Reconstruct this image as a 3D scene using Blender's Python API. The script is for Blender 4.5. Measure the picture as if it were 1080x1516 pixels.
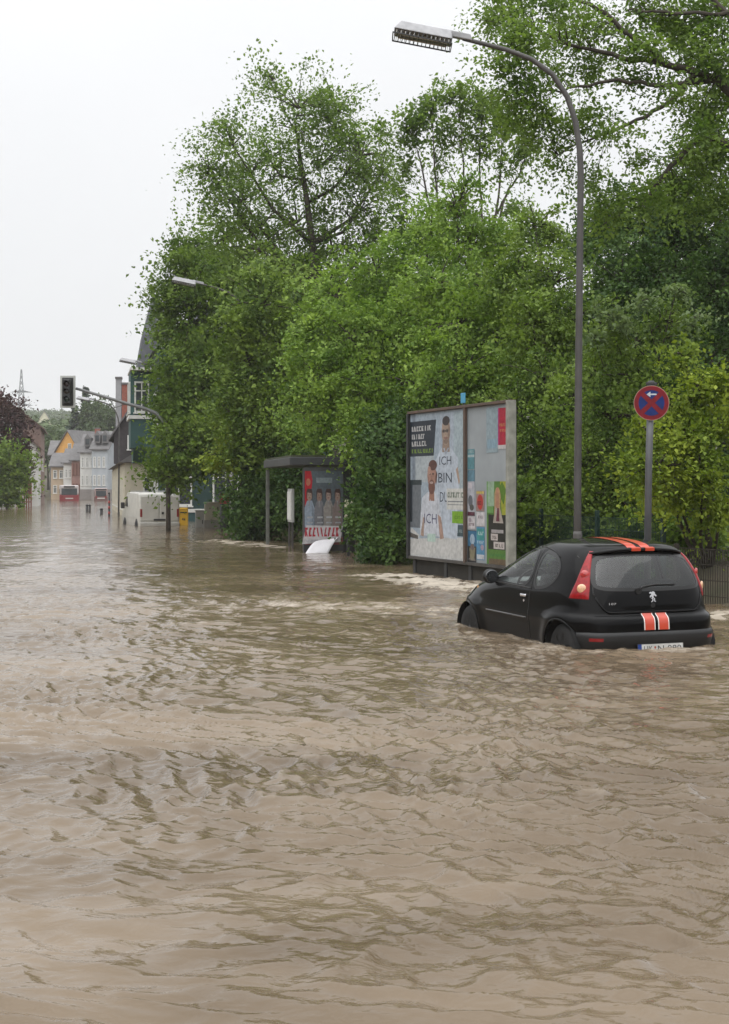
import bpy, bmesh, math, random
import numpy as np
from mathutils import Vector, Matrix, noise as mnoise
R = math.radians
random.seed(7)
rng = np.random.default_rng(7)
sc = bpy.context.scene
for _o in list(bpy.data.objects):
    bpy.data.objects.remove(_o)
C = sc.collection

# ------------------------------------------------------------------ camera
EYE = 1.73          # metres above the flood water
FPX = 2100.0        # focal length in pixels of the 1080 px wide photograph
HZ = 722.0          # horizon row
cam_d = bpy.data.cameras.new("camera")
cam_d.sensor_width = 36.0
cam_d.lens = FPX / 1516 * 36.0
cam_d.shift_y = -36.0 / 1516
cam_d.clip_start = 0.1
cam_d.clip_end = 6000
cam = bpy.data.objects.new("camera", cam_d)
cam.location = (0, 0, EYE)
cam.rotation_euler = (R(90), 0, 0)
C.objects.link(cam)
sc.camera = cam

# ------------------------------------------------------------------ overcast sky, weak soft sun
SUN_EL, SUN_AZ = R(58), R(205)
world = bpy.data.worlds.new("World")
sc.world = world
world.use_nodes = True
wn, wl = world.node_tree.nodes, world.node_tree.links
wn.clear()
sky_t = wn.new("ShaderNodeTexSky")
sky_t.sky_type = 'NISHITA'
sky_t.sun_disc = False
sky_t.sun_elevation = SUN_EL
sky_t.sun_rotation = SUN_AZ
sky_t.air_density = 1.0
sky_t.dust_density = 4.0
hs = wn.new("ShaderNodeHueSaturation"); hs.inputs['Saturation'].default_value = 0.15
wl.new(sky_t.outputs[0], hs.inputs['Color'])
mx = wn.new("ShaderNodeMix"); mx.data_type = 'RGBA'; mx.inputs[0].default_value = 0.9
wl.new(hs.outputs[0], mx.inputs[6]); mx.inputs[7].default_value = (7.45, 7.55, 7.72, 1)   # the closed cloud deck
bg = wn.new("ShaderNodeBackground"); bg.inputs['Strength'].default_value = 0.1
# a closed cloud deck is brighter overhead than at the horizon
tcw = wn.new("ShaderNodeTexCoord"); spx = wn.new("ShaderNodeSeparateXYZ"); wl.new(tcw.outputs['Generated'], spx.inputs[0])
sq = wn.new("ShaderNodeMath"); sq.operation = 'MULTIPLY'; wl.new(spx.outputs[2], sq.inputs[0]); wl.new(spx.outputs[2], sq.inputs[1])
ma = wn.new("ShaderNodeMath"); ma.operation = 'MULTIPLY_ADD'; ma.inputs[1].default_value = 1.5; ma.inputs[2].default_value = 1.0; wl.new(sq.outputs[0], ma.inputs[0])
vm = wn.new("ShaderNodeVectorMath"); vm.operation = 'SCALE'; wl.new(mx.outputs[2], vm.inputs[0]); wl.new(ma.outputs[0], vm.inputs[3])
cn = wn.new("ShaderNodeTexNoise"); cn.inputs['Scale'].default_value = 2.2; cn.inputs['Detail'].default_value = 5; wl.new(tcw.outputs['Generated'], cn.inputs['Vector'])
cm_ = wn.new("ShaderNodeMapRange"); cm_.inputs[1].default_value = .3; cm_.inputs[2].default_value = .7; cm_.inputs[3].default_value = .965; cm_.inputs[4].default_value = 1.035; wl.new(cn.outputs['Fac'], cm_.inputs[0])
vm2 = wn.new("ShaderNodeVectorMath"); vm2.operation = 'SCALE'; wl.new(vm.outputs[0], vm2.inputs[0]); wl.new(cm_.outputs[0], vm2.inputs[3])
wl.new(vm2.outputs[0], bg.inputs['Color'])
wo = wn.new("ShaderNodeOutputWorld"); wl.new(bg.outputs[0], wo.inputs[0])
sun_d = bpy.data.lights.new("sun", 'SUN')
sun_d.energy = 1.4; sun_d.angle = R(110); sun_d.color = (1, 0.98, 0.95)
sun = bpy.data.objects.new("sun", sun_d)
sun.rotation_euler = (R(90) - SUN_EL, 0, R(180) - SUN_AZ)
sun.location = (-20, -20, 40)
C.objects.link(sun)
sc.view_settings.view_transform = 'Standard'
sc.view_settings.look = 'None'
sc.view_settings.exposure = 0.3
sc.view_settings.gamma = 1.0
sc.view_settings.use_curve_mapping = False
sc.render.engine = 'CYCLES'
sc.cycles.use_denoising = True
sc.cycles.max_bounces = 8
sc.cycles.transparent_max_bounces = 12
sc.cycles.volume_bounces = 3
sc.cycles.caustics_reflective = False
sc.cycles.caustics_refractive = False

# ------------------------------------------------------------------ helpers
def at(px, py, Y):
    """A place in the scene seen at pixel (px, py) of the photograph, Y metres down the street."""
    return Vector(((px - 540) / FPX * Y, Y, EYE - (py - HZ) / FPX * Y))

def ss(a, b, x):
    t = np.clip((np.asarray(x, float) - a) / (b - a), 0, 1)
    return t * t * (3 - 2 * t)

def ground_z(X, Y):
    X = np.asarray(X, float); Y = np.asarray(Y, float)
    l = X + 0.2 * Y                                   # distance to the right of the street's axis
    l0 = np.interp(Y, [0, 30, 40, 60, 90], [8.0, 8.0, 7.6, 7.2, 6.6])
    z = -0.5 + 0.95 * ss(0, 2.5, l - l0) + 0.09 * np.clip(l - l0 - 2.5, 0, 40)
    z = z + 0.9 * ss(0, 3, -9.5 - l)
    z = z + 16 * ss(24, 75, -l - 0.02 * np.clip(Y, 0, 400))            # unseen slope left of the street, added to darken reflections
    z = z + 1.6 * ss(205, 240, Y)
    z = z + 12 * ss(240, 420, Y) + 31 * ss(420, 1000, Y)
    return z
def gz(X, Y): return float(ground_z(X, Y))

MATS = {}
def mat(name, col, rough=0.6, metal=0.0, var=0.12, scale=3.0, bump=0.0, bscale=40.0, spec=0.5, coat=0.0, col2=None):
    """Procedural surface: base colour with uneven tone, optional fine relief."""
    if name in MATS: return MATS[name]
    m = bpy.data.materials.new(name); m.use_nodes = True
    n, l = m.node_tree.nodes, m.node_tree.links
    b = n['Principled BSDF']
    b.inputs['Roughness'].default_value = rough
    b.inputs['Metallic'].default_value = metal
    b.inputs['Specular IOR Level'].default_value = spec
    b.inputs['Coat Weight'].default_value = coat
    b.inputs['Coat Roughness'].default_value = 0.05
    tc = n.new('ShaderNodeTexCoord')
    nz = n.new('ShaderNodeTexNoise'); nz.inputs['Scale'].default_value = scale; nz.inputs['Detail'].default_value = 6
    l.new(tc.outputs['Object'], nz.inputs['Vector'])
    cr = n.new('ShaderNodeMix'); cr.data_type = 'RGBA'
    mr = n.new('ShaderNodeMapRange'); mr.inputs[1].default_value = 0.3; mr.inputs[2].default_value = 0.7
    l.new(nz.outputs['Fac'], mr.inputs[0]); l.new(mr.outputs[0], cr.inputs[0])
    lo = col2 if col2 else tuple(c * (1 - var) for c in col)
    hi = col if col2 else tuple(min(1, c * (1 + var)) for c in col)
    cr.inputs[6].default_value = (*lo, 1); cr.inputs[7].default_value = (*hi, 1)
    l.new(cr.outputs[2], b.inputs['Base Color'])
    if bump:
        nb = n.new('ShaderNodeTexNoise'); nb.inputs['Scale'].default_value = bscale; nb.inputs['Detail'].default_value = 4
        l.new(tc.outputs['Object'], nb.inputs['Vector'])
        bp = n.new('ShaderNodeBump'); bp.inputs['Strength'].default_value = bump; bp.inputs['Distance'].default_value = 0.02
        l.new(nb.outputs['Fac'], bp.inputs['Height']); l.new(bp.outputs[0], b.inputs['Normal'])
    MATS[name] = m
    return m

def print_mat():
    if 'print' in MATS: return MATS['print']
    m = bpy.data.materials.new('printed_paper'); m.use_nodes = True
    n, l = m.node_tree.nodes, m.node_tree.links
    b = n['Principled BSDF']; b.inputs['Roughness'].default_value = 0.5; b.inputs['Specular IOR Level'].default_value = 0.25
    a = n.new('ShaderNodeVertexColor'); a.layer_name = 'Col'
    tc = n.new('ShaderNodeTexCoord'); nz = n.new('ShaderNodeTexNoise'); nz.inputs['Scale'].default_value = 2.5; nz.inputs['Detail'].default_value = 5
    l.new(tc.outputs['Object'], nz.inputs['Vector'])
    mr = n.new('ShaderNodeMapRange'); mr.inputs[3].default_value = 0.62; mr.inputs[4].default_value = 0.86
    l.new(nz.outputs['Fac'], mr.inputs[0])
    mu = n.new('ShaderNodeMix'); mu.data_type = 'RGBA'; mu.blend_type = 'MULTIPLY'; mu.inputs[0].default_value = 1
    nz2 = n.new('ShaderNodeTexNoise'); nz2.inputs['Scale'].default_value = 14; nz2.inputs['Detail'].default_value = 6; l.new(tc.outputs['Object'], nz2.inputs['Vector'])
    mr2 = n.new('ShaderNodeMapRange'); mr2.inputs[1].default_value = .3; mr2.inputs[2].default_value = .7; mr2.inputs[3].default_value = 0.78; mr2.inputs[4].default_value = 1.15; l.new(nz2.outputs['Fac'], mr2.inputs[0])
    mq = n.new('ShaderNodeMath'); mq.operation = 'MULTIPLY'; l.new(mr.outputs[0], mq.inputs[0]); l.new(mr2.outputs[0], mq.inputs[1])
    l.new(a.outputs[0], mu.inputs[6]); l.new(mq.outputs[0], mu.inputs[7]); l.new(mu.outputs[2], b.inputs['Base Color'])
    MATS['print'] = m
    return m

def glass_mat(name, tint=(0.8, 0.86, 0.83), ior=1.5):
    if name in MATS: return MATS[name]
    m = bpy.data.materials.new(name); m.use_nodes = True
    n, l = m.node_tree.nodes, m.node_tree.links
    n.remove(n['Principled BSDF']); out = n['Material Output']
    lw = n.new('ShaderNodeLayerWeight'); lw.inputs[0].default_value = .5
    pw = n.new('ShaderNodeMath'); pw.operation = 'POWER'; pw.inputs[1].default_value = 5; l.new(lw.outputs['Facing'], pw.inputs[0])
    f0 = ((ior - 1) / (ior + 1)) ** 2
    fr = n.new('ShaderNodeMath'); fr.operation = 'MULTIPLY_ADD'; fr.inputs[1].default_value = 1 - f0; fr.inputs[2].default_value = f0; l.new(pw.outputs[0], fr.inputs[0])
    tr = n.new('ShaderNodeBsdfTransparent')
    tc = n.new('ShaderNodeTexCoord'); nz = n.new('ShaderNodeTexNoise'); nz.inputs['Scale'].default_value = 3
    l.new(tc.outputs['Object'], nz.inputs['Vector'])
    cm = n.new('ShaderNodeMix'); cm.data_type = 'RGBA'
    cm.inputs[6].default_value = (*[c * 0.92 for c in tint], 1); cm.inputs[7].default_value = (*tint, 1)
    l.new(nz.outputs['Fac'], cm.inputs[0]); l.new(cm.outputs[2], tr.inputs[0])
    gl = n.new('ShaderNodeBsdfGlossy'); gl.inputs['Roughness'].default_value = 0.02
    mxs = n.new('ShaderNodeMixShader')
    l.new(fr.outputs[0], mxs.inputs[0]); l.new(tr.outputs[0], mxs.inputs[1]); l.new(gl.outputs[0], mxs.inputs[2])
    l.new(mxs.outputs[0], out.inputs[0])
    MATS[name] = m
    return m

def leaf_mat(name, c1, c2, trans=0.3, clump=1.2):
    if name in MATS: return MATS[name]
    m = bpy.data.materials.new(name); m.use_nodes = True
    n, l = m.node_tree.nodes, m.node_tree.links
    b = n['Principled BSDF']; out = n['Material Output']
    b.inputs['Roughness'].default_value = 0.6; b.inputs['Specular IOR Level'].default_value = 0.2
    g = n.new('ShaderNodeNewGeometry')
    tc = n.new('ShaderNodeTexCoord'); nz = n.new('ShaderNodeTexNoise'); nz.inputs['Scale'].default_value = clump; nz.inputs['Detail'].default_value = 2
    l.new(tc.outputs['Object'], nz.inputs['Vector'])
    ad = n.new('ShaderNodeMath'); ad.operation = 'ADD'
    m1 = n.new('ShaderNodeMapRange'); m1.inputs[1].default_value = 0.3; m1.inputs[2].default_value = 0.7; m1.inputs[3].default_value = -0.4; m1.inputs[4].default_value = 0.72
    l.new(nz.outputs['Fac'], m1.inputs[0])
    m2 = n.new('ShaderNodeMath'); m2.operation = 'MULTIPLY'; m2.inputs[1].default_value = 0.6
    l.new(g.outputs['Random Per Island'], m2.inputs[0])
    l.new(m1.outputs[0], ad.inputs[0]); l.new(m2.outputs[0], ad.inputs[1]); ad.use_clamp = True
    cm = n.new('ShaderNodeMix'); cm.data_type = 'RGBA'
    cm.inputs[6].default_value = (*c1, 1); cm.inputs[7].default_value = (*c2, 1)
    l.new(ad.outputs[0], cm.inputs[0]); l.new(cm.outputs[2], b.inputs['Base Color'])
    tl = n.new('ShaderNodeBsdfTranslucent')
    br = n.new('ShaderNodeMix'); br.data_type = 'RGBA'; br.blend_type = 'MULTIPLY'; br.inputs[0].default_value = 1
    br.inputs[7].default_value = (1.15, 1.25, 0.6, 1)
    l.new(cm.outputs[2], br.inputs[6]); l.new(br.outputs[2], tl.inputs[0])
    mxs = n.new('ShaderNodeMixShader'); mxs.inputs[0].default_value = trans
    l.new(b.outputs[0], mxs.inputs[1]); l.new(tl.outputs[0], mxs.inputs[2]); l.new(mxs.outputs[0], out.inputs[0])
    MATS[name] = m
    return m

def tag(o, label=None, cat=None, group=None, kind=None):
    if label: o['label'] = label
    if cat: o['category'] = cat
    if group: o['group'] = group
    if kind: o['kind'] = kind
    return o

def thing(name, label, cat, loc=(0, 0, 0), rz=0.0, group=None):
    o = bpy.data.objects.new(name, None); C.objects.link(o)
    o.empty_display_size = 0.2
    o.location = loc; o.rotation_euler = (0, 0, rz)
    return tag(o, label, cat, group)

def link(name, me, m=None, parent=None, loc=None, rot=None):
    o = bpy.data.objects.new(name, me); C.objects.link(o)
    if m is not None and len(me.materials) == 0: me.materials.append(m)
    if parent is not None: o.parent = parent
    if loc is not None: o.location = loc
    if rot is not None: o.rotation_euler = rot
    return o

def copy_tree(o, parent=None):
    c = o.copy(); C.objects.link(c); c.parent = parent
    for ch in o.children: copy_tree(ch, c)
    return c

def mesh_np(name, V, Q):
    """Mesh from numpy vertices (n,3) and quads (m,4)."""
    me = bpy.data.meshes.new(name)
    V = np.ascontiguousarray(V, np.float32); Q = np.ascontiguousarray(Q, np.int32)
    me.vertices.add(len(V)); me.vertices.foreach_set('co', V.ravel())
    k = Q.shape[1]
    me.loops.add(len(Q) * k); me.loops.foreach_set('vertex_index', Q.ravel())
    me.polygons.add(len(Q)); me.polygons.foreach_set('loop_start', np.arange(0, len(Q) * k, k, dtype=np.int32))
    me.update(calc_edges=True)
    return me

def shade(me, on=True):
    me.polygons.foreach_set('use_smooth', np.full(len(me.polygons), on, bool)); me.update()

class MB:
    """Collects shapes, then links them as one mesh."""
    def __init__(s): s.v, s.f = [], []
    def add(s, vs, fs):
        n = len(s.v); s.v += [tuple(p) for p in vs]; s.f += [tuple(n + i for i in f) for f in fs]; return s
    def box(s, c, d, M=None):
        x, y, z = d[0] / 2, d[1] / 2, d[2] / 2
        vs = [Vector((sx * x, sy * y, sz * z)) for sx in (-1, 1) for sy in (-1, 1) for sz in (-1, 1)]
        if M is not None: vs = [M @ v for v in vs]
        c = Vector(c)
        return s.add([v + c for v in vs], [(0, 1, 3, 2), (4, 6, 7, 5), (0, 4, 5, 1), (2, 3, 7, 6), (0, 2, 6, 4), (1, 5, 7, 3)])
    def span(s, a, b):
        a, b = Vector(a), Vector(b); return s.box((a + b) / 2, [abs(q) for q in (b - a)])
    def tube(s, pts, rad, n=8, caps=True):
        pts = [Vector(p) for p in pts]
        if not hasattr(rad, '__len__'): rad = [rad] * len(pts)
        base = len(s.v); ref = None
        for i, p in enumerate(pts):
            d = (pts[min(i + 1, len(pts) - 1)] - pts[max(i - 1, 0)])
            d = d.normalized() if d.length > 1e-9 else Vector((0, 0, 1))
            if ref is None: ref = Vector((1, 0, 0)) if abs(d.x) < 0.9 else Vector((0, 1, 0))
            u = (ref - d * ref.dot(d))
            u = u.normalized() if u.length > 1e-6 else d.orthogonal().normalized()
            ref = u; w = d.cross(u)
            for k in range(n):
                a = 2 * math.pi * k / n
                s.v.append(tuple(p + (u * math.cos(a) + w * math.sin(a)) * rad[i]))
        for i in range(len(pts) - 1):
            for k in range(n):
                a, b = base + i * n + k, base + i * n + (k + 1) % n
                s.f.append((a, b, b + n, a + n))
        if caps:
            s.f.append(tuple(base + k for k in reversed(range(n))))
            s.f.append(tuple(base + (len(pts) - 1) * n + k for k in range(n)))
        return s
    def prism(s, poly, o, u, v, w):
        """polygon (2d) in plane o + a*u + b*v, extruded by w"""
        o, u, v, w = Vector(o), Vector(u), Vector(v), Vector(w)
        n = len(poly)
        a = [o + u * p + v * q for p, q in poly]
        return s.add(a + [p + w for p in a], [tuple(range(n)), tuple(reversed(range(n, 2 * n)))] + [(i, i + n, (i + 1) % n + n, (i + 1) % n) for i in range(n)])
    def lathe(s, prof, c, axis='z', n=20):
        base = len(s.v); c = Vector(c)
        for r, h in prof:
            for k in range(n):
                a = 2 * math.pi * k / n; p, q = r * math.cos(a), r * math.sin(a)
                s.v.append(tuple(c + (Vector((p, q, h)) if axis == 'z' else Vector((h, p, q)) if axis == 'x' else Vector((q, h, p)))))
        for i in range(len(prof) - 1):
            for k in range(n):
                a, b = base + i * n + k, base + i * n + (k + 1) % n
                s.f.append((a, b, b + n, a + n))
        s.f.append(tuple(base + k for k in reversed(range(n)))); s.f.append(tuple(base + (len(prof) - 1) * n + k for k in range(n)))
        return s
    def mesh(s, name, smooth=False):
        me = bpy.data.meshes.new(name); me.from_pydata(s.v, [], s.f); me.validate(); me.update()
        bm = bmesh.new(); bm.from_mesh(me); bmesh.ops.recalc_face_normals(bm, faces=bm.faces); bm.to_mesh(me); bm.free()
        if smooth: shade(me)
        return me
    def build(s, name, m, parent=None, smooth=False, bevel=0.0, loc=None, rot=None, seg=2):
        o = link(name, s.mesh(name, smooth), m, parent, loc, rot)
        if bevel:
            b = o.modifiers.new('bevel', 'BEVEL'); b.width = bevel; b.segments = seg; b.limit_method = 'ANGLE'; b.angle_limit = R(30)
            if smooth:
                b.harden_normals = False
        return o

_txt = {}
def text_geo(s):
    """2-d outline of a line of lettering, height about 1: vertices, faces, width"""
    if s not in _txt:
        cu = bpy.data.curves.new('lettering', 'FONT'); cu.body = s; cu.size = 1.38; cu.fill_mode = 'FRONT'; cu.resolution_u = 2
        ob = bpy.data.objects.new('lettering', cu)
        me = bpy.data.meshes.new_from_object(ob)
        vs = [(v.co.x, v.co.y) for v in me.vertices]; fs = [tuple(p.vertices) for p in me.polygons]
        bpy.data.objects.remove(ob); bpy.data.curves.remove(cu); bpy.data.meshes.remove(me)
        x0 = min(v[0] for v in vs); x1 = max(v[0] for v in vs)
        _txt[s] = ([(a - x0, b) for a, b in vs], fs, x1 - x0)
    return _txt[s]

class Print:
    """Flat print on one sheet: coloured shapes laid over one another a third of a millimetre apart."""
    def __init__(s, w, h): s.w, s.h, s.v, s.f, s.c, s.b = w, h, [], [], [], []
    def lay(s, pts):
        x0, x1 = min(p[0] for p in pts), max(p[0] for p in pts); y0, y1 = min(p[1] for p in pts), max(p[1] for p in pts)
        k = 1 + max([b[4] for b in s.b if b[0] < x1 and b[1] > x0 and b[2] < y1 and b[3] > y0], default=-1)
        s.b.append((x0, x1, y0, y1, k)); return k
    def poly(s, pts, col):
        b = len(s.v); k = s.lay(pts); s.v += [(x * s.w, y * s.h, k) for x, y in pts]; s.f.append(tuple(range(b, b + len(pts)))); s.c.append(col); return s
    def rect(s, x0, y0, x1, y1, col): return s.poly([(x0, y0), (x1, y0), (x1, y1), (x0, y1)], col)
    def ell(s, cx, cy, rx, ry, col, n=18):
        return s.poly([(cx + rx * math.cos(2 * math.pi * k / n), cy + ry * math.sin(2 * math.pi * k / n)) for k in range(n)], col)
    def text(s, t, x0, y0, x1, y1, col):
        vs, fs, w = text_geo(t); b = len(s.v); k = s.lay([(x0, y0), (x1, y1)])
        s.v += [((x0 + (x1 - x0) * p / w) * s.w, (y0 + (y1 - y0) * q) * s.h, k) for p, q in vs]
        s.f += [tuple(b + i for i in f) for f in fs]; s.c += [col] * len(fs); return s
    def build(s, name, parent, o, u, v, step=0.0003):
        o, u, v = Vector(o), Vector(u).normalized(), Vector(v).normalized(); nrm = u.cross(v)
        me = bpy.data.meshes.new(name)
        me.from_pydata([tuple(o + u * a + v * b + nrm * (k * step)) for a, b, k in s.v], [], s.f)
        ca = me.color_attributes.new('Col', 'FLOAT_COLOR', 'CORNER')
        cols = []
        for p, c in zip(me.polygons, s.c): cols += [*c, 1.0] * p.loop_total
        ca.data.foreach_set('color', cols)
        return link(name, me, print_mat(), parent)

# 2-d gradient noise on arrays
_perm = rng.permutation(512); _perm = np.concatenate([_perm, _perm, _perm])
_ga = rng.uniform(0, 2 * np.pi, 512); _gx, _gy = np.cos(_ga), np.sin(_ga)
def pnoise(x, y):
    xi = np.floor(x).astype(int); yi = np.floor(y).astype(int); xf = x - xi; yf = y - yi
    u = xf ** 3 * (xf * (xf * 6 - 15) + 10); v = yf ** 3 * (yf * (yf * 6 - 15) + 10)
    def g(i, j, a, b):
        h = _perm[(_perm[i & 511] + j) & 511]; return _gx[h] * a + _gy[h] * b
    n0 = g(xi, yi, xf, yf) * (1 - u) + g(xi + 1, yi, xf - 1, yf) * u
    n1 = g(xi, yi + 1, xf, yf - 1) * (1 - u) + g(xi + 1, yi + 1, xf - 1, yf - 1) * u
    return (n0 * (1 - v) + n1 * v) * 1.5
# ------------------------------------------------------------------ the ground under and beside the flood
def axis(parts):
    out = []
    for a, b, d in parts: out += list(np.arange(a, b, d))
    return np.array(out + [parts[-1][1]])
def grid_mesh(name, xs, ys, zf):
    X, Y = np.meshgrid(xs, ys)
    Z = zf(X, Y)
    V = np.stack([X.ravel(), Y.ravel(), Z.ravel()], 1)
    nx, ny = len(xs), len(ys)
    i = (np.arange(ny - 1)[:, None] * nx + np.arange(nx - 1)[None, :]).ravel()
    me = mesh_np(name, V, np.stack([i, i + 1, i + 1 + nx, i + nx], 1)); shade(me)
    return me
def gfun(X, Y):
    l = X + 0.2 * Y
    return ground_z(X, Y) + 0.06 * pnoise(X * 0.9, Y * 0.9) * ss(8.2, 9.5, l) + ss(300, 600, Y) * 6 * pnoise(X / 90, Y / 90)
gme = grid_mesh('ground', axis([(-1300, -700, 50), (-700, -80, 20), (-80, -20, 2), (-20, 40, 0.8), (40, 200, 10), (200, 1300, 50)]),
                axis([(-60, 0, 6), (0, 90, 1.0), (90, 300, 6), (300, 1100, 20), (1100, 1600, 50)]), gfun)
m_earth = mat('earth', (0.085, 0.066, 0.042), 0.95, var=0.4, scale=0.8, bump=0.6, bscale=9, col2=(0.04, 0.042, 0.018))
tag(link('ground', gme, m_earth), kind='structure')

# ------------------------------------------------------------------ flood water
CREST = np.array([0.67, -0.74])          # wave crests run along this line
def waves(X, Y, dx):
    """Height of the water; wavelengths shorter than the mesh can carry are faded out."""
    a = X * CREST[0] + Y * CREST[1]; b = X * 0.74 + Y * 0.67
    wa = pnoise(X * 0.35 + 9, Y * 0.35) * 0.9; wb = pnoise(X * 0.35, Y * 0.35 + 31) * 0.9
    a = a + wa; b = b + wb
    w2 = 0.14 * pnoise(X * 2.1 + 3, Y * 2.1 + 8)
    def oct_(lam, stretch, seed, ridge):
        f = ss(1.6, 3.5, lam / dx)
        n = pnoise((a + w2 * lam * 2) / (lam * stretch) + seed, (b + w2 * lam * 3) / lam + seed * 1.7)
        if ridge: n = 0.55 - 1.5 * np.abs(n) ** 0.85
        return f * n
    calm = 1.0 + 0.6 * ss(-0.35, 0.5, pnoise(X * 0.16 + 5, Y * 0.16 + 2))
    z = 0.018 * oct_(2.4, 1.6, 1.3, False) + 0.017 * oct_(0.95, 1.8, 5.1, False)
    z = z + calm * (0.015 * oct_(0.5, 2.3, 9.7, True) + 0.021 * oct_(0.27, 2.1, 14.2, True) + 0.016 * oct_(0.15, 1.8, 21.9, True) + 0.007 * oct_(0.075, 1.2, 33.1, False))
    return z
CAR_C = (2.35, 16.9); CAR_A = R(21)
def churn(X, Y):
    """Where the current breaks white: round the car, the hoarding's foot and the shelter."""
    def seg(ax, ay, bx, by, w):
        t = np.clip(((X - ax) * (bx - ax) + (Y - ay) * (by - ay)) / ((bx - ax) ** 2 + (by - ay) ** 2), 0, 1)
        return np.exp(-((X - ax - t * (bx - ax)) ** 2 + (Y - ay - t * (by - ay)) ** 2) / w ** 2)
    s1 = seg(0.6, 27.6, 2.6, 22.2, 1.25)                 # past the hoarding to the bonnet
    s2 = 0.85 * seg(-4.8, 46.0, -2.6, 41.0, 1.0)         # at the shelter's kerb
    s3 = 0.9 * seg(4.0, 18.6, 5.6, 19.4, 0.7)           # between car and bank
    s4 = 0.5 * seg(1.0, 17.0, 2.0, 14.4, 0.5)           # along the car's flank
    s5 = 0.55 * seg(-26, 118, -22, 130, 5)
    s6 = 0.6 * seg(-1.5, 21, 1.3, 19.5, 1.6)
    s7 = 0.6 * seg(2.25, 14.75, 3.9, 15.3, 0.28); s8 = 0.55 * seg(1.05, 18.2, 2.2, 14.75, 0.30); s9 = .5 * seg(-2.2, 37.2, -.3, 36.9, .5)
    return np.maximum.reduce([s1, s2, s3, s4, s5, s6, s7, s8, s9])
def far_dx(Y): return np.interp(Y, [0, 4, 16, 17, 30, 31, 60, 61, 430], [.05, .02, .045, .055, .08, .11, .2, .6, 3])
def wfun(X, Y):
    d = far_dx(Y); side = np.clip(np.abs(X - .5) - (2.5 + .3 * Y), 0, None)
    d = d + side * .12
    z = waves(X, Y, d)
    k = churn(X, Y)
    n = pnoise(X * 4.2, Y * 3.1) * 0.6 + pnoise(X * 9.5, Y * 8.1) * 0.4
    return z + k * ss(1.5, 3, 0.4 / d) * (0.035 * n + 0.03)
def rows(a, b, f):
    out = [a]
    while out[-1] < b: out.append(out[-1] + f(out[-1]))
    return np.array(out)
tiles = [(axis([(-420, -60, 30), (-60, -12, 4), (-12, -4, 0.2), (-4, 4.8, 0.02), (4.8, 9, 0.1), (9, 60, 5)]), rows(-14, 17.9, lambda y: .8 if y < 2.2 else .02 if y < 4 else max(.016, .0024 * y + 4.8e-5 * y * y))),
         (axis([(-420, -60, 30), (-60, -14, 3), (-14, -7.5, .25), (-7.5, 8, .055), (8, 14, .3), (14, 60, 5)]), rows(16.5, 32, lambda y: .0024 * y + 4.8e-5 * y * y)),
         (axis([(-420, -60, 30), (-60, -22, 2), (-22, -15, .3), (-15, 8.5, .1), (8.5, 14, .5), (14, 60, 5)]), rows(30.5, 62.5, lambda y: .0034 * y + 4.8e-5 * y * y)),
         (axis([(-420, -90, 15), (-90, -50, 2), (-50, 6, .5), (6, 60, 5)]), rows(60.5, 430, lambda y: .007 * y))]
_V, _Q, _n = [], [], 0
for xs_, ys_ in tiles:
    X, Y = np.meshgrid(xs_, ys_); Z = wfun(X, Y)
    if ys_[0] > 0: Z = Z - .10 * (1 - ss(ys_[0], ys_[0] + .9, Y))          # each strip dips under the end of the one before
    _V.append(np.stack([X.ravel(), Y.ravel(), Z.ravel()], 1)); nx, ny = len(xs_), len(ys_)
    i = (np.arange(ny - 1)[:, None] * nx + np.arange(nx - 1)[None, :]).ravel(); _Q.append(np.stack([i, i + 1, i + 1 + nx, i + nx], 1) + _n); _n += nx * ny
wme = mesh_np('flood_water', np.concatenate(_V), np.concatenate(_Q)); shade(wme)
_v = np.empty(len(wme.vertices) * 3, np.float32); wme.vertices.foreach_get('co', _v); _v = _v.reshape(-1, 3).astype(float)
_k = churn(_v[:, 0], _v[:, 1])
_f = _k * ss(-0.25, 0.45, pnoise(_v[:, 0] * 2.3, _v[:, 1] * 1.5) + 0.6 * pnoise(_v[:, 0] * 6, _v[:, 1] * 4) + 1.2 * (_k - 0.5))
_crest_light = ss(.020, .046, _v[:, 2]) * ss(5, 9, _v[:, 1])  # wave tops paled by height, sky light painted in along with the foam
_f = np.maximum(_f, .42 * _crest_light)
fa = wme.attributes.new('foam_crest_light', 'FLOAT', 'POINT'); fa.data.foreach_set('value', _f.astype(np.float32))

m = bpy.data.materials.new('muddy_water'); m.use_nodes = True
n, l = m.node_tree.nodes, m.node_tree.links
b = n['Principled BSDF']
b.inputs['IOR'].default_value = 1.33
tc = n.new('ShaderNodeTexCoord')
mp = n.new('ShaderNodeMapping'); mp.inputs['Rotation'].default_value = (0, 0, R(48)); mp.inputs['Scale'].default_value = (0.5, 1.1, 1)
l.new(tc.outputs['Object'], mp.inputs[0])
n1 = n.new('ShaderNodeTexNoise'); n1.inputs['Scale'].default_value = 0.5; n1.inputs['Detail'].default_value = 5; n1.inputs['Distortion'].default_value = 0.8
l.new(mp.outputs[0], n1.inputs['Vector'])
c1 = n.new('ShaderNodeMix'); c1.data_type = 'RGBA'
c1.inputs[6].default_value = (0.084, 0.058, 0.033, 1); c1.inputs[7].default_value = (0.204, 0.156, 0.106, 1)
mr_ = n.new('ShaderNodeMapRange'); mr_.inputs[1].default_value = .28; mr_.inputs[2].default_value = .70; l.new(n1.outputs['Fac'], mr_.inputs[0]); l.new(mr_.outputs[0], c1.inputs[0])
at_ = n.new('ShaderNodeAttribute'); at_.attribute_name = 'foam_crest_light'
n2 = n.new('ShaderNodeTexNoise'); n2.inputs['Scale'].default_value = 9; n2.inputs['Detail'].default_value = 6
l.new(tc.outputs['Object'], n2.inputs['Vector'])
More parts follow.
